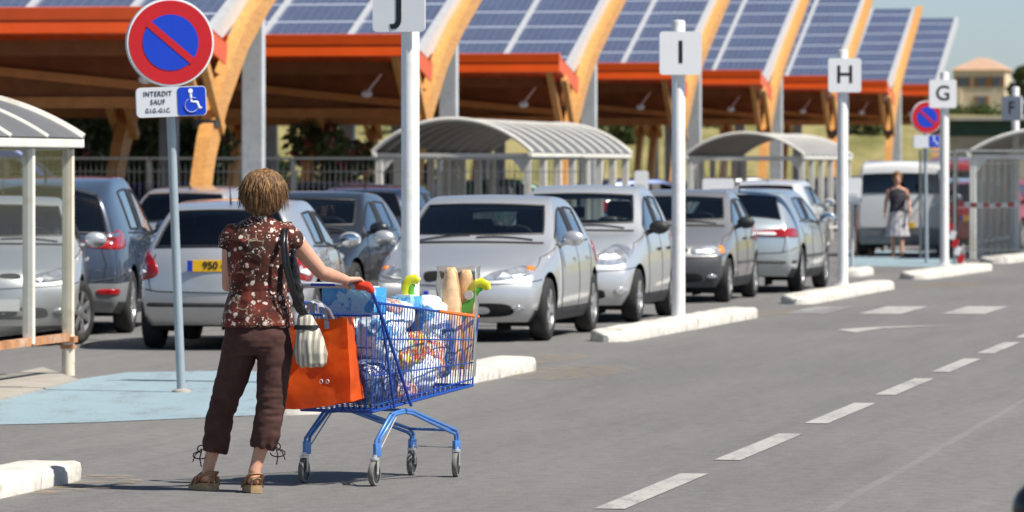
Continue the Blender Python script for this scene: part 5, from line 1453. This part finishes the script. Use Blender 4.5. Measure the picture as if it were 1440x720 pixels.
for s in (-1, 1):
    for o, w in ((0, 0), (.045, .012)):
        lf.tube([T3(0 + o * .6, .235 * s, .165 + o * .3), T3(0 + o, .235 * s, .245 + o * .2), T3(.16 + o * .9, .225 * s, .385 - o * .1), T3(.30, .215 * s, .402 - o * .3), T3(.40, .20 * s, .395 - o * .35), T3(.90 - o * .2, .160 * s, .265 - o * .5), T3(.935 - o * .5, .150 * s, .235 - o * .3), T3(.935 - o * .5, .150 * s, .150)], .0095, 8)
    lf.box(T3(.015, .235 * s, .195), (.022, .058, .075), bev=.008); lf.box(T3(.925, .150 * s, .175), (.024, .06, .06), bev=.008)
lf.tube([T3(.30, -.215, .40), T3(.30, .215, .40)], .009, 8); lf.tube([T3(.90, -.16, .262), T3(.90, .16, .262)], .008, 8)
lf.build('leg_frame', M['trolley_pale'], tl, 50)
MB().tube([T3(.93, -.15, .165), T3(.93, .15, .165)], .004, 6).build('cross_rod', M['zinc'], tl, 50)
for s in (-1, 1): MB().tube([T3(.045, .236 * s, .20), T3(.24, .22 * s, .39)], .0045, 6).build('brace_rod', M['zinc'], tl, 50)
for (f, r, y) in ((0, -.235, R(18)), (0, .235, R(14)), (.93, -.15, R(20)), (.93, .15, R(24))):
    wr = .070; w = MB(); w.lathe([(wr * .78, -.013), (wr * .95, -.014), (wr, -.007), (wr, .007), (wr * .95, .014), (wr * .78, .013)], axis='X', n=30, cap=False)
    wo = w.build('caster_wheel', M['grey_rubber'], tl, 50); wo.location = T3(f - .012, r, wr); wo.rotation_euler = (0, 0, y)
    MB().lathe([(wr * .80, -.009), (wr * .80, .009)], axis='X', n=26).build('hub', M['dark_metal'], wo, 40)
    fk = MB()
    for s in (-1, 1): fk.prism([(-.012, -.008), (.012, -.008), (.022, .075), (-.010, .075)], s * .019 - .002, s * .019 + .002, axis='X')
    fk.lathe([(.026, .072), (.026, .084), (.014, .086), (.014, .10)], n=16); fk.lathe([(.006, -.024), (.006, .024)], axis='X', n=10)
    fk.build('fork', M['zinc'], wo, 40)

# ------------------------------------------------------------------ what the trolley carries
def world(f, r, z): return TO + Vector((f * math.sin(TH) + r * math.cos(TH), f * math.cos(TH) - r * math.sin(TH), z))
def crumple(name, label, cat, f, r, z, rad, m, seed, amp=.03, group=None, fr=6.5):
    """a soft, creased bag: sphere pushed about by ridged noise"""
    o = MB(); o.ball((0, 0, 0), rad, seg=48, rings=32); bmesh.ops.recalc_face_normals(o.bm, faces=list(o.bm.faces)); o.bm.normal_update()
    for v in o.bm.verts:
        p = v.co.copy(); q = p * fr + Vector((seed, seed * 2, 0))
        d = (abs(N3(q)) - .25) * amp * 2.0 + (abs(N3(q * 2.3)) - .2) * amp * 1.0 + N3(q * .5) * amp * 1.2 + (abs(N3(q * 5)) - .2) * amp * .35
        sup = Vector((math.copysign(abs(p.x / rad[0]) ** .7, p.x) * rad[0], math.copysign(abs(p.y / rad[1]) ** .7, p.y) * rad[1], math.copysign(abs(p.z / rad[2]) ** .75, p.z) * rad[2]))
        v.co = sup + v.normal * d
    ob = o.build(name, m, None, 80); ob.location = world(f, r, z); ob.rotation_euler = (0, 0, -TH)
    return tag(ob, label, cat, group)
CGp = 'shopping bags heaped in the trolley'
crumple('shopping_bag', 'white and blue plastic bag at the rear top of the loaded trolley', 'shopping bag', .27, .10, .80, (.11, .15, .15), M['carrier_a'], 1.3, .022, CGp)
crumple('shopping_bag', 'bag of yellow and red packets in the middle of the trolley', 'shopping bag', .44, .15, .735, (.065, .15, .095), M['carrier_b'], 4.7, .014, CGp)
crumple('shopping_bag', 'milky white bag low in the middle of the trolley', 'shopping bag', .58, .06, .62, (.13, .18, .12), M['carrier_c'], 7.1, .020, CGp)
crumple('shopping_bag', 'bag with orange printed packet, low towards the trolley front', 'shopping bag', .70, .135, .665, (.06, .09, .12), M['carrier_e'], 9.2, .012, CGp)
crumple('shopping_bag', 'dark blue pack standing against the trolley front', 'shopping bag', .86, .06, .72, (.10, .11, .17), M['carrier_d'], 3.3, .014, CGp)
crumple('shopping_bag', 'dark packets at the rear bottom corner of the trolley', 'shopping bag', .16, .10, .57, (.11, .16, .13), M['carrier_d'], 12.1, .018, CGp)
crumple('shopping_bag', 'tray of brown and pink food at the bottom rear of the trolley', 'shopping bag', .34, .13, .50, (.09, .15, .055), M['carrier_f'], 15.8, .012, CGp)
crumple('shopping_bag', 'pale blue bag filling the left side of the trolley', 'shopping bag', .40, -.12, .70, (.11, .32, .20), M['carrier_a'], 18.2, .020, CGp)
crumple('shopping_bag', 'white bag with blue print puffed up above the trolley rim', 'shopping bag', .70, .10, .90, (.075, .085, .13), M['carrier_a'], 21.4, .016, CGp)
crumple('shopping_bag', 'clear bag with bread rolls lying near the trolley handle', 'shopping bag', .28, .13, .965, (.06, .09, .045), M['carrier_f'], 24.9, .010, CGp)
def carton(label, f, r, z, size, m, rz=0, name='carton', lid=True):
    g = thing(name, label, 'carton', world(f, r, z), -TH + rz)
    MB().box((0, 0, 0), size, bev=.006).build('wrapping', m, g, 40)
    if lid: MB().box((0, 0, size[2] / 2 + .004), (size[0] * .8, size[1] * .7, .006)).build('printed_top', M['sign_white'], g)
    return g
crumple('shopping_bag', 'puffed white bag rising above the trolley rim beside the blue pack', 'shopping bag', .40, .10, .925, (.085, .10, .085), M['carrier_c'], 31.2, .014, CGp)
crumple('shopping_bag', 'pale bag rising above the trolley rim next to the baguettes', 'shopping bag', .82, .06, .90, (.07, .10, .10), M['carrier_c'], 34.6, .014, CGp)
carton('bright blue wrapped pack standing behind the trolley handle', .06, .05, 1.005, (.34, .13, .15), M['pack_blue'], R(3))
carton('blue and white box lying on the bags in the trolley middle', .50, .10, .985, (.12, .15, .075), M['pack_blue'], R(8))
def bottle(label, f, r, z, lean, s, flip):
    g = thing('spray_bottle', label, 'bottle', world(f, r, z), -TH + R(30), None); g.rotation_euler = (R(lean), 0, -TH + R(30))
    bt = MB(); bt.loft([(0, 0, -.16, .035, .028), (0, 0, .0, .036, .028), (0, 0, .04, .020, .018), (0, 0, .065, .016, .016)], 18); bt.build('bottle_body', M['green'] if flip else M['ink'], g, 50)
    hp = MB(); pts = [(s * x, 0, zz) for x, zz in ((-.018, .055), (-.036, .09), (-.038, .125), (-.018, .155), (.014, .162), (.036, .148))]
    hp.tube(pts, [.011, .013, .014, .015, .014, .009], 12, flat=2.0); hp.build('curved_top', M['lime'], g, 60)
    ib_ = MB(); ib_.tube([(s * x, .004, zz) for x, zz in ((-.006, .055), (-.014, .09), (-.010, .120), (.008, .134))], [.017, .018, .016, .010], 12, flat=1.2); ib_.build('inner_grip', M['green'], g, 60)
    if flip: MB().lathe([(.026, -.026), (.026, -.018)], (-.03 * s, 0, .06), 'Y', 20).build('round_cap', M['sign_white'], g, 40)
    return g
bottle('bottle with a curved yellow and green top beside the letter J pole', .56, .10, .955, 4, 1, False)
bt = bottle('tilted bottle with green and yellow top and round white cap, at the trolley front', 1.0, .17, .955, 0, 1, True); bt.rotation_euler = (R(5), R(38), -TH + R(30))
def baguette(label, f, r, z0, L, lean, rad=.034):
    p0 = world(f, r, z0); g = thing('baguette', label, 'bread', p0, 0, 'baguettes standing in the trolley')
    d = Vector((math.sin(R(lean)), 0, math.cos(R(lean)))); o = MB(); n = 22; pts = [d * L * i / n for i in range(n + 1)]
    o.tube(pts, [rad * (math.sin(math.pi * min(1, max(.06, i / n * .94 + .03))) ** .33) * (1 + .045 * math.sin(i * 1.9)) for i in range(n + 1)], 18, flat=.85)
    o.build('loaf', M['bread'], g, 70)
    return g
baguette('long baguette at the trolley front, the left of the pair', .945, .115, .60, .575, -1.5, .056)
baguette('long baguette at the trolley front, the right of the pair', 1.035, .125, .60, .56, 1.5, .054)
sl_ = MB(); rings = []
for i in range(15):
    t = i / 14; z = .56 + .62 * t; w = .100 + .022 * t; ring = []
    for k in range(24):
        a = 2 * math.pi * k / 24; rr = 1 + .14 * N3(Vector((math.cos(a) * 2, math.sin(a) * 2, z * 9))) + (.18 * N3(Vector((math.cos(a) * 5, math.sin(a) * 5, 3))) if t > .9 else 0)
        ring.append(Vector((w * rr * math.cos(a), .055 * rr * math.sin(a), z + (.02 * N3(Vector((k, 0, 7.3))) if i == 14 else 0))))
    rings.append(ring)
sl_.ringskin(rings, cap=False); so = sl_.build('bread_sleeve', M['paper'], None, 70); so.location = world(.985, .118, 0); so.rotation_euler = (0, 0, R(-8))
tag(so, 'clear crinkled sleeve around the two baguettes in the trolley', 'bread bag')

# orange carrier hung on the rear of the trolley
ob = thing('carrier_bag', 'large orange reusable bag hanging from the rear of the trolley', 'carrier bag', world(-.17, -.045, 0), -TH + R(12))
o = MB(); W0, W1, D0, D1, z0, z1 = .245, .205, .082, .05, .445, .925
rings = []; n = 22
for i in range(n + 1):
    t = i / n; w = W0 + (W1 - W0) * t; dd = D0 + (D1 - D0) * t; z = z0 + (z1 - z0) * t; ring = []
    K = 12
    for (ax, ay), (bx, by) in (((-w, -dd), (w, -dd)), ((w, -dd), (w, dd)), ((w, dd), (-w, dd)), ((-w, dd), (-w, -dd))):
        for k in range(K):
            q = k / K; x = ax + (bx - ax) * q; y = ay + (by - ay) * q; p = Vector((x, y, z)); nn = Vector((x / w, y / dd * 1.2, 0)).normalized()
            c = (abs(N3(p * 9 + Vector((3, 0, 0)))) - .22) * .020 + N3(p * 4.5) * .022 + (abs(N3(p * 22)) - .2) * .002
            sag = .03 * t * t * math.cos(x / w * 1.5) if abs(y) > dd * .7 else 0
            p = p + nn * c; p.z += (-.018 * (1 - (x / w) ** 2) if i == 0 else 0) + .028 * (1 - t) * (x / w) + (.012 * N3(Vector((x * 14, y * 14, 1)))) * (1 if i in (0, n) else .3) - sag * .5
            ring.append(p)
    rings.append(ring)
o.ringskin(rings, cap=False); o.bm.faces.new(o.bm.verts[:48][::-1])
for p_ in ():
    pass
o.build('sack', M['orange_bag'], ob, 62)
hs = MB()
for y in (-.05, .05):
    hs.tube([(-.10, y, .87), (-.098, y, .93), (-.06, y * .5 + .03, .985), (-.03, .05, 1.005), (.0, .05, .995), (.055, y * .6 + .02, .955), (.085, y, .90), (.088, y, .86)], .013, 6, flat=.25)
hs.build('grey_handle', M['trolley_grey'], ob, 60)
lg = MB()
lg.tube([(-.05 + .06 * math.cos(R(a)), -.094, .745 + .06 * math.sin(R(a))) for a in range(20, 341, 20)], .0042, 6, flat=.4)
lg.tube([(-.05, -.094, .745), (-.05, -.094, .79)], .004, 6)
lg.build('faint_emblem', M['orange_plastic'], ob, 60)
dt = MB()
for x in (.075, .112): dt.tube([(x + .009 * math.cos(R(a)), -.100, .575 + .010 * math.sin(R(a))) for a in range(0, 361, 30)], .0022, 6)
dt.build('small_round_marks', M['sign_grey_shade'], ob, 60)

# ================================================================== THE FAR PEDESTRIAN
wp = gp(1262, 362); pd = thing('person', 'distant woman walking towards us in a dark top and pale skirt', 'person', wp, R(180))
s = .92; b = MB(); b_h = Vector((0, .0, 1.50))
head(b, b_h, 0, .95); b.tube([(0, 0, 1.28), (0, 0, 1.42)], [.055, .048], 12)
b.loft([(0, 0, .80, .15, .10), (0, 0, 1.0, .13, .09), (0, 0, 1.2, .155, .095), (0, 0, 1.30, .17, .075), (0, 0, 1.34, .06, .05)], 18)
for sx, sw in ((-1, .10), (1, -.06)):
    b.tube([(sx * .16, 0, 1.27), (sx * .215, -.01 + sw * .3, 1.04), (sx * .235, .05 + sw, .84)], [.045, .036, .026], 12); hand(b, (sx * .235, .05 + sw, .84), (sx * .05, .15, -1), (-sx, 0, 0), (0, 1, 0), False, .95)
    b.tube([(sx * .06, 0, .86), (sx * .08, sw * .5, .46), (sx * .075, sw * 1.3, .08)], [.075, .052, .034], 12); b.tube([(sx * .075, sw * 1.3 - .04, .04), (sx * .08, sw * 1.3 + .06, .035), (sx * .085, sw * 1.3 + .15, .025)], [.034, .034, .022], 10)
fused(b, 'body', M['skin'], pd, .008, 4)
u = MB(); u.loft([(0, 0, .84, .165, .115), (0, 0, 1.0, .145, .105), (0, 0, 1.16, .168, .112), (0, 0, 1.27, .165, .095), (0, 0, 1.32, .10, .07)], 22); fused(u, 'top', cloth('dark_patterned_top', (.06, .055, .065), .7, 30), pd, .01, 3)
k = MB(); k.loft([(0, 0.01, .40, .235, .17), (0, 0, .62, .20, .145), (0, 0, .80, .172, .125), (0, 0, .89, .15, .11)], 28); fused(k, 'skirt', cloth('pale_skirt', (.46, .44, .46), .3, 16), pd, .01, 2, lambda p, n: math.sin(math.atan2(p.y, p.x) * 11) * .012 * max(0, .85 - p.z))
hh = MB(); hh.ball(b_h + Vector((0, -.022, .03)), (.095, .105, .112)); hh.ball(b_h + Vector((0, -.05, -.05)), (.085, .06, .08)); hh.build('hair', M['hair'], pd, 60)
for sx, sw in ((-1, .10), (1, -.06)): MB().box((sx * .08, sw * 1.3 + .05, .012), (.075, .24, .022), bev=.008).build('shoe', M['sandal'], pd)
